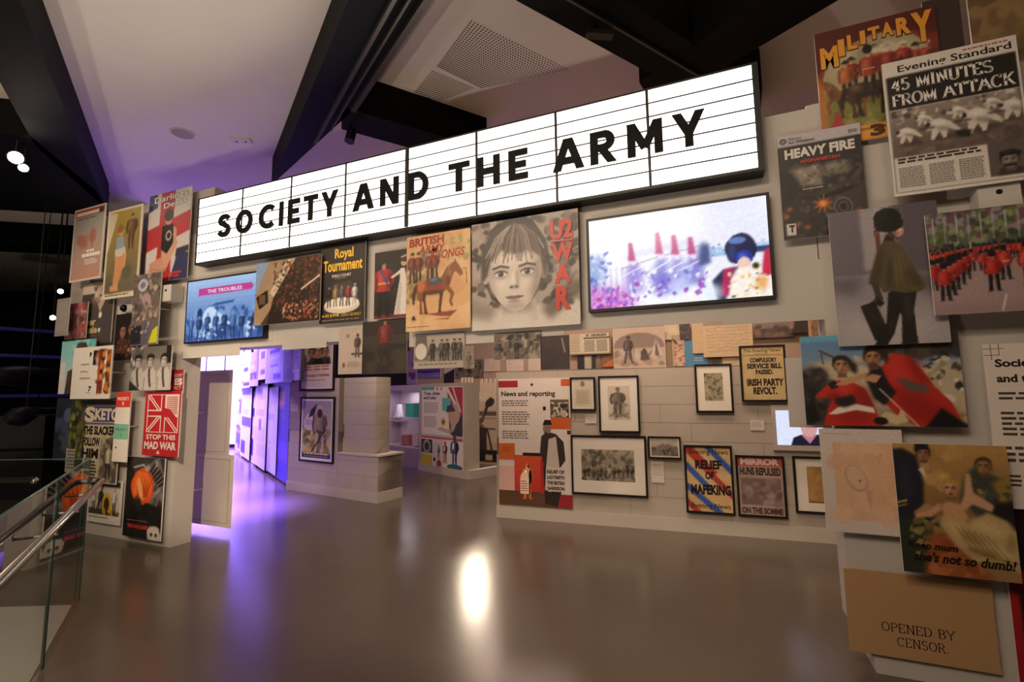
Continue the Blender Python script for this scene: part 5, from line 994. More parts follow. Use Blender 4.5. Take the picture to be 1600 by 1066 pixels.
def a_r8(a):
    a.bg('#9a8a76'); a.grad(0,.5,1,1,'#5c7fa8','#8294a8',8); a.rect(0,.93,.33,1.0,'#5fa3bd'); a.spoly([(.52,1.1),(1.1,1.1),(1.1,.74),(.52,.7)],'#39332f',1,.02); a.blobs(.56,.74,1,1,40,['#2c2725','#4a4240','#3c3630','#55493f'],.02,.05)
    a.spoly([(.02,.66),(.12,.7),(.3,.76),(.36,.68),(.5,.6),(1.1,.7),(1.1,.2),(.0,.2)],'#bba98e',1,.02); a.blobs(.74,.34,1,.72,46,['#d6c6a8','#2e2824','#9a8a70','#b09c78','#4a443c','#e0d2b8'],.012,.035); a.blobs(.3,.55,.6,.74,16,['#c8b498','#a8947a'],.02,.05); a.ell(.89,.29,.055,.035,'#d5cabb'); a.blobs(.76,.05,1,.26,24,['#c8a878','#8a7050','#b8925c'],.02,.05)
    a.spoly([(-.1,-.1),(-.1,.5),(.06,.66),(.16,.62),(.2,.4),(.16,-.1)],'#332c2b',1,.02); a.blobs(0,.0,.2,.6,34,['#272124','#463b38','#574a42','#1c1819'],.015,.04); a.line([(.13,.83),(.33,.66)],.013,'#4a3424'); a.line([(.14,.8),(.15,.68)],.008,'#4a3424'); a.poly([(.0,.2),(.06,.3),(.1,.06),(.02,.02)],'#1a1616')
    R='#b82c20'; R2='#7c1a14'
    # reclining soldier
    a.poly([(.07,.31),(.16,.45),(.24,.5),(.34,.47),(.41,.4),(.46,.2),(.5,.0),(.12,.0),(.16,.2),(.2,.3)],R); a.soft(.2,.32,.05,.03,R2,.8,.5,20); a.soft(.32,.1,.12,.05,R2,.5,.5); a.soft(.4,.3,.05,.1,R2,.7,.5,20); a.soft(.27,.42,.05,.04,'#d4483a',.5,.6)
    a.poly([(.16,.13),(.22,.2),(.34,.24),(.45,.2),(.46,.14),(.34,.175),(.22,.13)],'#e0d6c8'); a.spoly([(.21,.3),(.33,.34),(.35,.25),(.27,.2),(.21,.24)],'#241e1e',1,.01); a.poly([(.17,.46),(.22,.5),(.24,.42),(.19,.4)],'#1d1718')
    a.poly([(.21,.44),(.28,.51),(.38,.55),(.43,.58),(.44,.54),(.36,.48),(.28,.44)],'#c08c6a'); a.head(.27,.66,.062,'#bd8764','#2e241e',tilt=25); a.spoly([(.24,.74),(.3,.77),(.37,.66),(.36,.56),(.33,.6),(.31,.7)],'#29201c',1,.01)
    # leaning soldier
    a.poly([(.44,.48),(.52,.62),(.6,.78),(.7,.74),(.78,.56),(.84,.4),(.92,.26),(.96,.1),(.78,-.05),(.6,.1),(.5,.3)],R); a.spoly([(.6,.76),(.54,.6),(.58,.46),(.7,.5)],'#c93a2c',.6,.03); a.spoly([(.58,.42),(.76,.34),(.9,.16),(.78,.0),(.64,.14)],R2,.6,.04); a.soft(.74,.6,.04,.12,R2,.6,.5,20)
    a.spoly([(.42,.5),(.47,.66),(.52,.64),(.56,.46),(.6,.36),(.52,.22),(.46,.3)],'#1b1617',1,.01); a.spoly([(.6,.52),(.66,.5),(.8,.42),(.8,.36),(.68,.36)],'#5c4c46',1,.01); a.poly([(.4,.5),(.46,.56),(.52,.54),(.48,.46)],'#c08a68'); a.line([(.5,.4),(.72,.0)],.008,'#dccfb8'); a.poly([(.48,.08),(.52,.16),(.6,.12),(.62,.2),(.66,.06),(.58,.02)],'#cdb68c'); a.ell(.49,.06,.045,.03,'#191516'); a.spoly([(.74,-.03),(.86,.2),(1.02,.0)],'#171315',1,.01)
    a.head(.475,.74,.062,'#b07a5a','#33231a',tilt=-12); a.spoly([(.42,.8),(.45,.88),(.55,.88),(.58,.76),(.56,.66),(.53,.76),(.48,.83)],'#2e1f18',1,.01); a.soft(.47,.655,.035,.02,'#4a2c20',.8,.5)
P('photograph','film still of two red coated soldiers on a hillside','photograph',ARCH,.08,(1251,528,1497,514,1511,665,1259,667),a_r8)
def a_r9(a):
    a.bg('#d3c4bc'); a.rect(.16,.13,.9,.86,'#d9ae8c'); a.blobs(.2,.15,.86,.84,14,['#deb696','#d6a888','#e2bc9c'],.1,.2); a.ell(.42,.52,.13,.2,'#c4987c',20); a.ell(.42,.53,.105,.17,'#d9b498',20); a.ell(.46,.5,.012,.02,'#7a3a34'); a.poly([(.5,.45),(.6,.4),(.56,.22),(.52,.36)],'#c99e84'); a.line([(.66,.72),(.74,.76),(.7,.68)],.01,'#b08a78'); a.lines(.05,.94,.4,.955,1,'#a8988e')
P('art_print','pale print with a faint peach drawing under the red coat photograph','print',ARCH,.06,(1281,671,1420,671,1412,838,1291,831),a_r9)
def a_r10(a):
    a.bg('#96744a'); a.grad(0,.45,1,1,'#b58c50','#86603a',8); a.blobs(.2,.5,.9,1,30,['#b89058','#a07c48','#8c6a40','#c09c64'],.04,.12)
    # officer at left
    a.spoly([(-.1,.3),(-.1,.94),(.1,.96),(.22,.9),(.26,.7),(.24,.5),(.34,.44),(.2,.34)],'#22212c',1,.015); a.soft(.1,.7,.06,.2,'#34333f',.6,.6); a.head(.28,.92,.07,'#a87858','#2c2018'); a.spoly([(.2,.94),(.22,1.02),(.34,1.02),(.33,.96)],'#1d1a20',1,.01); a.line([(.0,.53),(.09,.55)],.022,'#b8923a'); a.line([(.0,.5),(.09,.52)],.012,'#b8923a'); a.spoly([(.14,.46),(.26,.54),(.36,.5),(.3,.43)],'#a8805c',1,.01); a.poly([(.22,.8),(.27,.82),(.29,.72)],'#cfc4b0')
    # men at right
    a.spoly([(.56,.58),(.62,.76),(.72,.84),(.9,.76),(1.1,.66),(1.1,.36),(.7,.46)],'#3e4038',1,.02); a.head(.79,.84,.075,'#a07850','#4a3c28',tilt=-15); a.spoly([(.84,.72),(1.05,.8),(1.05,.6),(.9,.58)],'#8f7436',1,.02); a.blobs(.6,.55,.98,.78,16,['#4a4c40','#34352e','#565844','#a08440'],.02,.05); a.spoly([(.76,.36),(.8,.56),(1.05,.6),(1.05,.3)],'#211d20',1,.03)
    # chair and foreground
    a.spoly([(-.1,-.1),(-.1,.42),(.12,.42),(.26,.34),(.32,.18),(.2,-.1)],'#2b3126',1,.03); a.blobs(.04,.14,.38,.42,30,['#5f6238','#8a7c40','#3a4030','#6f5c30','#9c8a4c'],.02,.06); a.spoly([(.18,-.1),(.26,.3),(.46,.34),(.64,.12),(.95,-.1)],'#96502c',1,.03); a.blobs(.25,0,.7,.28,16,['#a35c34','#84431f','#b06c40'],.03,.08)
    # gown
    a.spoly([(.36,.4),(.44,.5),(.56,.5),(.6,.4),(.78,.5),(.94,.44),(1.05,.3),(1.05,.06),(.84,.12),(.64,.13),(.48,.24)],'#b99e6c',1,.015)
    for x,y,rx,ry,c,r in ((.78,.38,.16,.07,'#d2bb8c',-20),(.62,.3,.12,.05,'#8f7444',-30),(.86,.22,.1,.05,'#cdb484',-35),(.7,.2,.14,.04,'#806638',-10),(.5,.36,.05,.09,'#d0b684',20),(.95,.28,.04,.1,'#8f7648',-10)): a.soft(x,y,rx,ry,c,.7,.6,r)
    for k in range(6): a.line([(.5+.05*k,.38-.01*k),(.62+.06*k,.22-.015*k),(.8+.04*k,.14)],.006,'#6f5630')
    # arms, face
    a.spoly([(.4,.54),(.46,.56),(.57,.54),(.62,.44),(.5,.42),(.42,.45)],'#c4946e',1,.01); a.spoly([(.56,.53),(.6,.62),(.63,.78),(.67,.78),(.68,.64),(.84,.55),(.82,.5),(.66,.55),(.6,.5)],'#c79a74',1,.01); a.spoly([(.4,.5),(.3,.44),(.16,.42),(.15,.45),(.3,.49),(.38,.55)],'#c4946e',1,.01); a.head(.49,.66,.08,'#cc9a74','#b88a3e'); a.soft(.44,.75,.06,.03,'#d8ae5c',.8,.5,20); a.ell(.49,.615,.02,.009,'#9c2c26')
    a.text('Keep mum',.05,.18,.5,.245,'#1d1510',.03,.3,rise=-.012); a.text("she's not so dumb!",.1,.095,.97,.17,'#1d1510',.03,.3,rise=-.012)
P('poster','painted poster of a reclining woman in a gown with officers around','poster',ARCH,.14,(1397,694,1575,696,1594,911,1409,893),a_r10)
def a_r11(a):
    a.bg('#dccfc4'); a.text('Society',.08,.84,.42,.905,'#1d1918',.04); a.text('and the Army',.08,.745,.68,.81,'#1d1918',.04)
    for p,q in (((.0,.97),(.16,.97)),((.06,.9),(.06,1)),((0,.93),(.12,.93)),((.12,.93),(.12,1))): a.line([p,q],.006,'#5a5048')
    for y0,y1,n in ((.64,.7,2),(.42,.58,5),(.26,.37,3),(.12,.2,3)): a.lines(.08,y0,.9,y1,n,'#4a423c',.5,.2)
P('text_panel','white introductory text panel cropped at the right edge','text panel',ARCH,.06,(1537,538,1770,530,1790,812,1560,790),a_r11,inkm=INKF)
def a_r12(a):
    a.bg('#241214'); a.poly([(0,0),(.08,0),(.08,1),(0,1)],'#9a2024'); a.blobs(.1,.1,1,1,40,['#8a1c1c','#3a1416','#b02a20','#1c0f12','#5a1818'],.06,.14); a.ell(.4,.55,.08,.06,'#d87a28')
P('poster','black and red poster cropped at the lower right corner','poster',ARCH,.03,(1572,790,1790,800,1800,1140,1582,1060),a_r12)
def a_r13(a):
    a.bg('#b08a62'); a.text('OPENED BY',.24,.3,.74,.41,'#3c2a1e',serif=True,tk=.13,thin=.08); a.text('CENSOR.',.34,.14,.68,.25,'#3c2a1e',serif=True,tk=.13,thin=.08)
P('envelope','tan envelope panel stamped opened by censor at the pillar foot','envelope',ARCH,.03,(1322,888,1552,914,1562,1052,1325,1018),a_r13,inkm=INKF,edge=mat('envelope_tan','#a8835c',.7,noise=.03))

# ------------------------------------------------------------------ news partition
def a_news(a):
    a.bg('#ddd0c6'); a.rect(.0,.93,.28,.985,'#a5282a'); a.rect(.88,.935,1,.99,'#c85a2a'); a.line([(.47,.95),(.49,.95)],.03,'#3a302c'); a.line([(.48,.94),(.48,.965)],.008,'#3a302c')
    a.text('News and reporting',.04,.845,.8,.9,'#1f1a18',.03)
    for y0,y1,n in ((.77,.825,3),(.62,.735,6),(.51,.58,4)): a.lines(.05,y0,.46,y1,n,'#6a5f58',.5,.15)
    a.rect(.73,.69,.98,.83,'#6b5648'); a.window(.73,.69,.98,.81); a.blobs(.73,.69,.98,.81,30,['#2a2422','#b0a294','#55493f','#d0c2b2'],.02,.05); a.full(); a.rect(.73,.6,1,.69,'#c8602a'); a.rect(.63,.745,.67,.775,'#1f1a18'); a.rect(.95,.56,1,.59,'#5a1f2a')
    a.rect(.0,.35,.23,.48,'#cf6a2c'); a.lines(.05,.4,.18,.45,3,'#a04a20',.4); a.rect(0,.02,.25,.3,'#d7aca0'); a.grad(.22,.03,.62,.39,'#d85a34','#b02424',6); a.rect(.34,.385,.62,.41,'#2e2422'); a.rect(0,.0,.75,.11,'#5b3f2a'); a.rect(.75,0,1,.1,'#96242a'); a.rect(.58,.1,.66,.36,'#b02a28')
    a.man(.4,.05,.28,'#e0a070','#c86a34','#e8b078'); a.ell(.36,.2,.06,.1,'#e8c8a8'); a.rect(.3,.09,.42,.2,'#e6d2c0'); a.lines(.31,.1,.41,.19,5,'#b04a34',.5)
    D='#2c2523'; a.poly([(.64,.02),(.62,.3),(.66,.4),(.84,.4),(.8,.02)],D); a.poly([(.58,.42),(.6,.54),(.68,.58),(.8,.56),(.9,.5),(.92,.36),(.82,.28),(.64,.3)],'#3a312d'); a.poly([(.7,.52),(.8,.54),(.84,.3),(.66,.3)],'#cbbcb0'); a.ell(.68,.6,.055,.07,'#8a7466'); a.poly([(.62,.63),(.75,.63),(.73,.67),(.65,.67)],'#241d1b'); a.poly([(.6,.5),(.66,.58),(.7,.56),(.66,.46)],'#3a312d')
    a.poly([(.64,.13),(.66,.31),(.93,.3),(.91,.12),(.78,.1)],'#d8cabc')
    for i,t in enumerate(('RELIEF OF','LADYSMITH','THE BRITISH','GARRISON')): a.text(t,.67,.255-.042*i,.9,.283-.042*i,'#2a2220',.05)
    a.poly([(.7,.02),(.72,.12),(.86,.12),(.8,0)],D)
P('text_panel','tall news and reporting panel with a newspaper seller picture','text panel',NEWS,.02,(779,591,892,592,893,797,780,785),a_news,inkm=INKF,pegs=False)
def a_doc(a): a.bg('#c9bea8'); a.ell(.5,.86,.1,.13,'#5a5044'); a.ell(.5,.86,.06,.08,'#8a7e6c'); a.rect(.15,.12,.85,.66,'#b9ae92'); a.lines(.2,.16,.8,.6,12,'#a59a80',.4)
framed('framed_print','small black framed letter with a crest above the big frame','framed print',NEWS,.035,(890,590,931,642),a_doc,inner=(.06,.05,.94,.95))
def a_port(a):
    a.bg('#c5b8a6'); a.blobs(.05,.05,.95,.5,20,['#a89a88','#b8aa98','#8f8272'],.08,.18); a.man(.45,.08,.86,'#6a5f54','#5a5046','#8a7a6a','helm','#6f6458',wide=1.5); a.blobs(.3,.1,.7,.6,16,['#4f463d','#7d7164'],.04,.08); a.line([(.62,.55),(.95,.4)],.02,'#6a5f54'); a.blobs(.15,.08,.85,.22,14,['#6f6456','#94877a'],.05,.1)
framed('framed_print','black framed standing portrait engraving on wide white mount','framed print',NEWS,.035,(934,588,1001,677),a_port,inner=(.21,.2,.8,.84))
def a_batt(a):
    a.bg('#8f8474'); a.grad(0,.5,1,1,'#a89c8a','#8a7f70',4); a.blobs(0,.5,.45,1,26,['#55503f','#6f6a58','#4a463a'],.03,.07); a.blobs(.5,.5,1,1,22,['#77705f','#989080','#5f594b'],.03,.08); a.blobs(0,0,1,.5,110,['#3a332b','#6a6052','#a89c88','#2a251f','#877b6a'],.015,.04)
    for k in range(12): a.man(.06+.08*k,a.rng.uniform(.05,.2),.34,a.rng.choice(['#2e2822','#5a5144','#b5a994']),'#3a332b',hat='peak')
framed('framed_print','large black framed battle engraving on a wide white mount','framed print',NEWS,.035,(892,680,1011,682,1011,779,893,771),a_batt,inner=(.12,.22,.86,.78))
def a_land(a): a.bg('#b0a697'); a.poly([(0,.5),(.3,.62),(.5,.8),(.8,.6),(1,.55),(1,0),(0,0)],'#7a7164'); a.blobs(0,.05,1,.5,50,['#4a433a','#988d7e','#5f574c','#2f2a24'],.02,.06); a.blobs(.5,.75,1,.95,8,['#c0b7a8','#a59b8c'],.05,.1)
framed('framed_print','small black framed landscape engraving right of the battle print','framed print',NEWS,.035,(1012,682,1065,718),a_land,inner=(.05,.06,.95,.94),fw=.018)
for q,l in (((914,648,932,662),'tiny white caption card under the framed letter'),((1017,721,1038,755),'white caption card under the small landscape engraving'),((1172,657,1195,673),'tiny white caption card left of the video monitor')):
    P('caption_card',l,'card',NEWS,.008,q,lambda a:(a.bg('#cfc4b8'),a.lines(.1,.3,.9,.85,5,'#a09488',.4)),.006,pegs=False,inkm=INKF)
def a_hill(a): a.bg('#9d9274'); a.blobs(0,0,1,1,80,['#5d5643','#7d745a','#b5aa8a','#46402f','#948a6c'],.04,.11)
framed('framed_print','black framed brown battlefield sketch on cream mount at wall top','framed print',NEWS,.035,(1085,570,1143,568,1147,644,1088,646),a_hill,inner=(.22,.22,.78,.84),mount=mat('mount_cream','#dcd2c0',.7,noise=.02))
PAPER='#b59d6c'
def headline(bg,rows,extra=None,pre=None):
    def f(a):
        a.bg(bg); a.blobs(0,0,1,1,8,[mix(bg,'#ffffff',.05),mix(bg,'#000000',.05)],.2,.4)
        if pre: pre(a)
        for t,x0,y0,x1,y1,c in rows: a.text(t,x0,y0,x1,y1,c,.05)
        if extra: extra(a)
    return f
K='#1c1611'
framed('newspaper_bill','black framed tan news bill about a service bill passed','framed print',NEWS,.05,(1154,542,1226,537,1233,626,1160,630),headline('#c2a873',[('COMPULSORY',.2,.71,.84,.8,K),('SERVICE BILL',.12,.59,.95,.69,K),('PASSED.',.32,.48,.74,.57,K),('IRISH PARTY',.1,.26,.97,.4,K),('REVOLT.',.24,.1,.8,.24,K)],lambda a:(a.text('The Evening News',.06,.89,.94,.97,'#3a2c1c',.01),a.lines(.3,.86,.7,.875,1,'#5a4a30'),a.line([(.04,.84),(.96,.84)],.008,'#3a2c1c'),a.line([(.2,.44),(.8,.44)],.006,'#3a2c1c'))),inner=(0,0,1,1))
def stripes(a):
    for p,q,c in (((-.05,.42),(.8,-.05),'#3155a4'),((.0,.98),(1.0,.26),'#a83a32'),((.05,1.02),(.62,.6),'#a83a32'),((.5,1.0),(1.05,.6),'#3155a4'),((0,.72),(.5,.36),'#3155a4'),((-.05,.18),(.25,-.02),'#a83a32')): a.line([p,q],.13,c)
framed('newspaper_bill','black framed news bill with red and blue diagonal stripes','framed print',NEWS,.04,(1069,696,1144,697,1149,806,1072,801),headline('#c9a672',[('RELIEF',.2,.66,.8,.8,K),('OF',.42,.5,.62,.62,K),('MAFEKING',.08,.26,.98,.42,K)],lambda a:(a.text('Evening News',.08,.87,.95,.97,K,.01),a.text('Evening News',.08,.03,.95,.13,K,.01)),stripes),inner=(0,0,1,1))
framed('newspaper_bill','black framed brown news bill with red mirror masthead','framed print',NEWS,.04,(1149,713,1225,712,1231,808,1154,810),headline('#a58a78',[('HUNS REPULSED',.04,.69,.96,.83,'#3a2c2e'),('ON THE SOMME',.04,.02,.96,.13,'#3a2c2e')],lambda a:(a.rect(0,.85,1,1,'#b0453c'),a.text('MIRROR',.06,.87,.94,.985,'#d0b8a8',.06),a.rect(.06,.18,.94,.64,'#6f5a54'),a.blobs(.08,.2,.92,.62,34,['#86706a','#58464a','#9a867c'],.05,.1))),inner=(0,0,1,1))
framed('framed_print','black framed brown document partly hidden by the right pillar','framed print',NEWS,.035,(1238,713,1318,806),lambda a:(a.bg('#a8824a'),a.blobs(0,0,1,1,14,['#b08c54','#9a7440'],.1,.3),a.rect(.0,0,1,.06,'#6a4c28')),inner=(.27,.16,.9,.85))
# monitor
x0,z0,x1,z1=rect_on(NEWS,(1204,633,1296,706),.03); w,h=x1-x0,z1-z0
mo=box('video_monitor',-w/2,-h/2,-.03,w/2,h/2,0,mat('monitor_white','#b5aaa0',.5,noise=.02)); mo.location=NEWS.pt((x0+x1)/2,(z0+z1)/2,.03); mo.rotation_euler=(math.pi/2,0,NEWS.ang); tag(mo,'white framed video monitor showing a presenter in black','monitor')
a=Art(w*.84,h*.76,77); a.bg('#dfe6ff'); a.poly([(.3,0),(.36,.22),(.55,.32),(.9,.32),(1,.2),(1,0)],'#141428'); a.poly([(.52,.32),(.7,.06),(.86,.32)],'#b8788a'); a.ell(.7,.5,.17,.22,'#c88a8c'); a.ell(.7,.62,.18,.14,'#2a2028'); a.ell(.7,.48,.15,.19,'#d09a98'); a.build('display',SCREEN,mo)

# ------------------------------------------------------------------ pier frames
def a_film(a):
    a.bg('#cdbfae'); a.rect(.05,.42,.95,1,'#b5a794'); a.head(.3,.6,.11,'#b08468','#2a1f1a'); a.head(.75,.6,.12,'#a87c62','#2a1f1a'); a.poly([(.1,.4),(.3,.52),(.9,.52),(.95,.4)],'#3a3a28'); a.head(.52,.62,.14,'#c08a62','#1f1714'); a.poly([(.3,.4),(.45,.5),(.6,.5),(.75,.4)],'#1d1a18'); a.ell(.85,.45,.07,.08,'#2a2420'); a.rect(.2,.7,.9,.95,'#c4b8a8'); a.blobs(.5,.72,.95,.95,10,['#a89a88','#94866f'],.05,.12)
    for y in (.34,.29): 
        for x in (.08,.38,.66): a.lines(x,y,x+.24,y+.035,1,'#b05a3c',.8,0)
    a.text('THE GAME OF',.1,.18,.55,.225,'#b04a34',.04); a.lines(.58,.18,.92,.225,1,'#b04a34',.9,0); a.lines(.1,.1,.9,.13,1,'#7a6a5a')
framed('framed_poster','black framed film poster with three faces, upper of two on the pier','framed poster',PIER,.035,(470,512,522,511,522,610,469,611),a_film,inner=(.03,.03,.97,.97),fw=.028)
def a_war(a):
    a.bg('#b9aa90'); a.grad(0,.45,1,1,'#9a90a0','#b8a888',5); a.blobs(0,.1,1,.5,50,['#a8963a','#7a7030','#c8b850','#5a5028','#8f8450'],.05,.12); a.ell(.22,.62,.18,.18,'#d8cbb8',0,14,.1); a.lines(.12,.57,.34,.67,5,'#8a7a68',.4); a.poly([(.2,.7),(.3,.85),(.5,.95),(.4,.75)],'#3a3638')
    a.man(.6,.1,.8,'#8f8264','#a89c7c','#6a3a28','helm','#b8ac94',wide=1.5,stride=.09); a.ell(.6,.78,.09,.1,'#5a2c1e'); a.line([(.8,.5),(.35,.12)],.035,'#2a2018'); a.poly([(.5,.5),(.72,.46),(.72,.4),(.5,.44)],'#5a4a34'); a.rect(0,0,1,.1,'#2c3460'); a.lines(.06,.055,.94,.09,1,'#c8b450',.8,0); a.lines(.1,.015,.9,.035,1,'#a09a8c')
framed('framed_poster','black framed war poster of a striding soldier, lower of two on the pier','framed poster',PIER,.035,(468,621,521,620,521,724,468,722),a_war,inner=(.05,.04,.95,.96),fw=.028)
P('caption_card','tiny white caption card on the pier left of the war poster','card',PIER,.008,(455,632,465,643),lambda a:(a.bg('#cfc4b8'),a.lines(.1,.3,.9,.85,4,'#a09488',.4)),.006,pegs=False,inkm=INKF)
bk=tag(MB().add([(-.17,-.1,0),(.0,-.1,.012),(.17,-.1,0),(.17,.1,0),(0,.1,.012),(-.17,.1,0),(-.17,-.1,.012),(0,-.1,.026),(.17,-.1,.012),(.17,.1,.012),(0,.1,.026),(-.17,.1,.012)],[(6,7,10,11),(7,8,9,10),(0,5,4,1),(1,4,3,2),(0,1,7,6),(1,2,8,7),(3,4,10,9),(4,5,11,10),(5,0,6,11),(2,3,9,8)]).build('open_book',mat('book_page','#d9cfc2',.6,noise=.04,scale=40)),'open visitor book lying on the bench end of the pier','book')
c=PIER.pt(1.75,.686,-.28); bk.location=c; bk.rotation_euler=(0,0,PIER.ang+.3)
# toys panel
def a_toys(a):
    a.bg('#ddd2c8'); a.rect(0,.96,.32,1,'#4aa098'); a.ell(.4,.975,.02,.02,'#b02a30'); a.ell(.5,.975,.02,.02,'#b02a30'); a.poly([(.64,.99),(1,.99),(1,.36),(.7,.42)],'#a8303c'); a.poly([(.6,.99),(.66,.99),(.95,.7),(.9,.68)],'#dcd0c0'); a.rect(.52,.7,.72,.86,'#58b0a8'); a.text('Toys, clubs',.05,.885,.46,.94,'#1f1a18',.04); a.text('and play',.05,.83,.38,.885,'#1f1a18',.04); a.lines(.06,.66,.44,.8,7,'#7a7068',.45,.15); a.lines(.06,.48,.4,.62,7,'#7a7068',.45,.15)
    a.ell(.55,.56,.06,.06,'#c8b020'); a.ell(.55,.56,.025,.025,'#2a2420'); a.poly([(.8,.34),(.7,.5),(.78,.6),(1,.66),(1,.34)],'#3a3a2c'); a.ell(.8,.66,.14,.15,'#b89a80'); a.poly([(.62,.68),(.64,.76),(.76,.78),(.84,.7)],'#3a3c2a'); a.poly([(.4,.46),(.46,.5),(.8,.46),(.86,.56),(.74,.56),(.72,.42)],'#b8a288'); a.line([(.95,.7),(.86,.84),(.78,.98)],.035,'#cbbfae')
    a.rect(0,.36,1,.375,'#c86a34'); a.rect(0,.345,1,.36,'#c83a3a'); a.rect(0,.375,1,.4,'#a8b8d0'); a.rect(0,.16,.28,.33,'#2e2a26'); a.ell(.14,.24,.1,.1,'#a89c8c'); a.ell(.14,.24,.06,.06,'#3a342e'); a.rect(0,0,.28,.14,'#cfb81e'); a.rect(.3,0,1,.33,'#dcd4cc')
    a.man(.44,.1,.17,'#4a4238','#4a4238','#4a4238','helm','#4a4238'); a.man(.6,.06,.26,'#9a2438','#9a2438','#9a2438','helm','#9a2438'); a.man(.82,.02,.38,'#3a4a66','#3a4a66','#3a4a66','helm','#3a4a66',wide=1.3); a.ell(.82,.03,.18,.04,'#34607a'); a.ell(.45,.04,.06,.06,'#b02a3c'); a.ell(.34,.09,.03,.03,'#201a18')
P('text_panel','colourful toys clubs and play panel with toy soldier shapes','text panel',TOYS,.015,(659,605,723,604,723,735,659,727),a_toys,inkm=INKF,pegs=False)

# ------------------------------------------------------------------ boards hung behind the beam
def sepia(n=60,cols=('#3a312b','#6a5c50','#a59685','#2a231f','#85776a'),bg='#6d6056',men=0,sky=None):
    def f(a):
        a.bg(bg)
        if sky: a.rect(0,.6,1,1,sky)
        a.blobs(0,0,1,.95,n,list(cols),.03,.09)
        for k in range(men): a.man((k+.6)/(men+.2),a.rng.uniform(.0,.12),.7,a.rng.choice(cols),a.rng.choice(cols),'#b09c88',a.rng.choice(['peak','helm','hair']))
    return f
def a_f2(a): a.bg('#b9a69a'); a.man(.72,.35,.5,'#4a3c38','#4a3c38','#6a5650','helm','#3a302c'); a.rect(.5,.4,.95,.46,'#5a4a44'); a.ell(.35,.82,.06,.06,'#8a7a72'); a.lines(.35,.14,.9,.26,5,'#7a6a62',.4); a.ell(.22,.2,.05,.08,'#7a4a48')
def a_f3(a): a.bg('#2e2520'); a.blobs(0,0,1,.6,26,['#38302a','#241d1a','#423a30'],.1,.2); a.rect(0,.55,1,.72,'#3a342c'); a.man(.52,.2,.85,'#7a2a26','#3a2420','#a07058','hair','#241a16',wide=1.2)
def a_f4(a):
    a.bg('#a89a8e'); a.rect(.02,.2,.98,.98,'#8a7e74'); a.rect(.02,.6,.98,.98,'#b0a498'); a.poly([(.02,.25),(.05,.95),(.26,.95),(.3,.25)],'#6a6058'); a.ell(.15,.5,.12,.14,'#d0c6bc'); a.blobs(.3,.25,.96,.55,26,['#4a423c','#75695f'],.03,.06)
    for x in (.38,.56,.66,.8,.9): a.man(x,.22,.6,a.rng.choice(['#3a322c','#5a5048']),'#2a2420',hat='peak')
    a.lines(.1,.06,.9,.14,1,'#7a6e64')
hang=[((530,514,569,584),a_f2,'pale sheet with a soldier sketch hung left of the dark red coat picture'),((567,504,635,583),a_f3,'dark hanging picture of a person in a red jacket'),
 ((647,524,726,574),a_f4,'sepia group photograph with caption hung under the song book cover'),((772,523,845,560),sepia(70,men=5),'dark street photograph hung under the child portrait'),((844,526,890,577),lambda a:(a.bg('#3a2b2a'),a.ell(.3,.85,.12,.12,'#6a5048'),a.blobs(.1,0,.8,.8,8,['#42302e','#332524'],.15,.3),a.line([(.85,.5),(.75,.9)],.05,'#9a8e88')),'brown black figure photograph hung right of the dark street photograph'),
 ((724,541,741,576),sepia(20,bg='#857a68',men=1),'narrow soldier photograph hung right of the sepia group')]
for i,(q,f,l) in enumerate(hang):
    P('hanging_board',l,'photograph',ARCH,.02+.012*(i%2),q,f,.01,inkm=INKG)
# ------------------------------------------------------------------ collage beyond the news partition
cb=tag(empty('collage_screen',BACK.pt(0,0,0),BACK.ang),'tall beige screen behind the news partition covered in documents','partition')
s0=BACK.at(884,560)[0]; s1=BACK.at(1330,520)[0]
box('screen_board',s0,.0,0,s1,.12,3.4,mat('beige_board','#a88f78',.7,noise=.06,scale=3),cb)
def letter(bg,c='#8a7460',n=7):
    def f(a):
        a.bg(bg)
        for k in range(n):
            y=.9-.8*k/n; pts=[(.08+.84*t/14,y+a.rng.uniform(-.03,.03)) for t in range(15)]; a.line(pts,.008,c)
    return f
def a_paper(a): a.bg('#cbbca2'); a.text("ST. GEORGE'S",.4,.86,.9,.97,K,.05); a.rect(.35,.74,.96,.79,K); a.lines(.36,.12,.62,.68,9,'#5a4e40',.6,.05); a.lines(.66,.12,.92,.68,9,'#5a4e40',.6,.05); a.lines(.02,.1,.26,.95,9,'#8a7c68',.5,.1); a.line([(.97,.05),(.97,.98)],.015,K); a.line([(.0,.04),(.97,.04)],.015,K)
def a_engr(a):
    a.bg('#c6af9a'); a.window(.02,.08,.98,.9); a.rect(.02,.08,.98,.55,'#b59f8c'); a.ell(.5,.55,.48,.26,'#8d7a6e'); a.rect(.02,.08,.98,.5,'#bba692'); a.blobs(.02,.1,.98,.4,30,['#a48f7e','#c8b6a4','#86746a'],.04,.1); a.poly([(.72,.3),(.82,.72),(.96,.3)],'#c9b9a8'); a.poly([(.8,.3),(.82,.7),(.88,.3)],'#6a5a52'); a.man(.3,.14,.66,'#5a4a44','#544640','#6a5850','peak','#3f3430',stride=.1); a.ell(.6,.36,.06,.09,'#55463f'); a.ell(.6,.44,.03,.035,'#4a3c36'); a.poly([(.52,.2),(.7,.22),(.68,.34),(.54,.34)],'#5d4d46'); a.line([(.4,.14),(.4,.5)],.01,'#4a3c36')
def a_gir(a): a.bg('#b39a7c'); a.poly([(.2,0),(.3,.75),(.7,.8),(.9,.2),(.9,0)],'#c9a58c'); a.blobs(.2,0,.9,.75,30,['#8a3a2c','#e0c8b0','#7a2e24'],.05,.1); a.poly([(.0,.9),(.3,.82),(.5,.7),(.3,.7)],'#3a2c26')
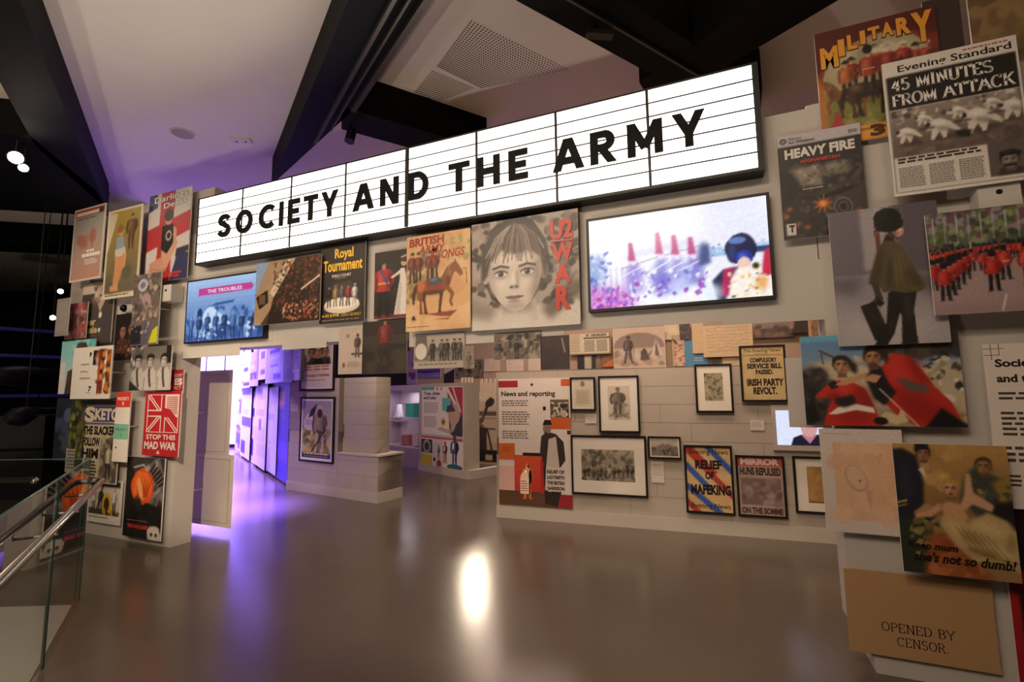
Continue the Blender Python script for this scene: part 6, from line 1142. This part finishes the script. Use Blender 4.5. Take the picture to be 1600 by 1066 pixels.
col=[((890,523,955,553),a_paper,.06,'torn newspaper cutting above the news partition left'),((902,552,930,578),lambda a:(a.bg('#241e18'),a.rect(.4,.1,.8,.82,'#b5aa98')),.03,'black mounted grey booklet under the newspaper cutting'),
 ((940,553,985,574),lambda a:(a.bg('#8a5c3c'),a.poly([(0,.1),(1,.1),(1,1),(.6,.9)],'#c9703a'),a.rect(0,0,1,.1,'#5a2c24')),.02,'orange and brown card peeking under the camp engraving'),
 ((930,540,940,576),lambda a:(a.bg('#7a6450'),a.rect(.3,.2,.7,.8,'#8a7460')),.015,'narrow brown strip card right of the booklet'),
 ((957,514,1041,575),a_engr,.1,'camp engraving of a stooping soldier by a tent'),((1038,506,1064,530),letter('#d6c3a4'),.03,'cream letter sheet right above the camp engraving'),
 ((1049,524,1071,572),a_gir,.05,'red spotted animal picture in the collage'),((1061,504,1079,530),sepia(40,bg='#4a3c38',cols=('#2a2022','#8a7a78','#c0b0a8','#5a4448')),.06,'dark speckled picture in the collage'),
 ((1069,531,1106,572),lambda a:(a.bg('#4f86a8'),a.lines(.4,.15,.9,.4,3,'#a8c4d0',.3)),.04,'blue booklet in the collage'),((1080,503,1101,552),letter('#c9ab86',n=4),.07,'tan torn sheet over the blue booklet'),
 ((1097,510,1178,556),letter('#cdaf88',n=8),.09,'large tan handwritten letter in the collage'),((1104,553,1128,572),lambda a:(a.bg('#7d6a50'),a.rect(.3,.1,.8,.8,'#5a5548')),.03,'olive scrap beside the blue booklet'),((1128,553,1158,574),letter('#c9b08e',n=3),.05,'cream torn corner under the handwritten letter'),
 ((1176,500,1242,526),lambda a:(a.bg('#8a7a78'),a.rect(0,0,1,.5,'#5d4c46'),a.blobs(0,.1,1,.6,20,['#6f5f5a','#4a3c38','#8a6a50'],.05,.12)),.06,'dim landscape painting strip in the collage'),((1229,451,1264,519),lambda a:(a.bg('#5f5048'),a.rect(0,.8,1,1,'#2a2220'),a.rect(0,.1,.25,.8,'#a07a70'),a.ell(.4,.5,.1,.12,'#1f1815'),a.poly([(.1,0),(1,0),(1,.3),(.4,.3)],'#3f3430')),.1,'brown interior photograph right of the big screen'),
 ((1258,446,1290,525),lambda a:(a.bg('#c0986e'),a.lines(.1,.6,.9,.75,3,'#7a5c40',.4),a.rect(.2,.02,.9,.5,'#8a6848'),a.blobs(.2,.02,.9,.5,14,['#6a5038','#a8845c'],.08,.16)),.12,'tan document with engraving at the collage right end')]
for q,f,o_,l in col: P('document',l,'document',BACK,o_,q,f,.006,inkm=INKG)
# pictures further back above the toys wall
FARP=Plane(0,13.2,0)
far=[((694,571,710,600),lambda a:(a.bg('#1f1c20'),a.poly([(0,.5),(1,.8),(1,1),(0,1)],'#cfc2b4')),'black and white wedge picture far behind'),((711,563,756,590),sepia(30,bg='#6f6a54',men=3),'olive group photograph far behind'),((636,549,651,600),corr_art(('#a88ab8','#c09a9a','#6a3a70')),'mauve poster far behind the sepia group'),((652,571,688,590),corr_art(('#7a68b8','#3a3468','#a898d8')),'blue violet pictures far behind the display case'),
 ((757,561,781,580),letter('#cdbda0',n=4),'cream document far behind left'),((791,556,818,582),letter('#d6c8ae',n=4),'pair of cream documents far behind middle'),((825,557,846,582),letter('#cfc0a4',n=3),'cream document far behind right')]
for q,f,l in far: P('far_picture',l,'picture',FARP,0,q,f,.03,inkm=INKG,pegs=False)
fb=tag(box('far_screen',-9.2,13.24,0,-.3,13.34,3.7,mat('far_paint','#a8927f',.7,noise=.05)),'tall far screen behind the toys wall','partition')
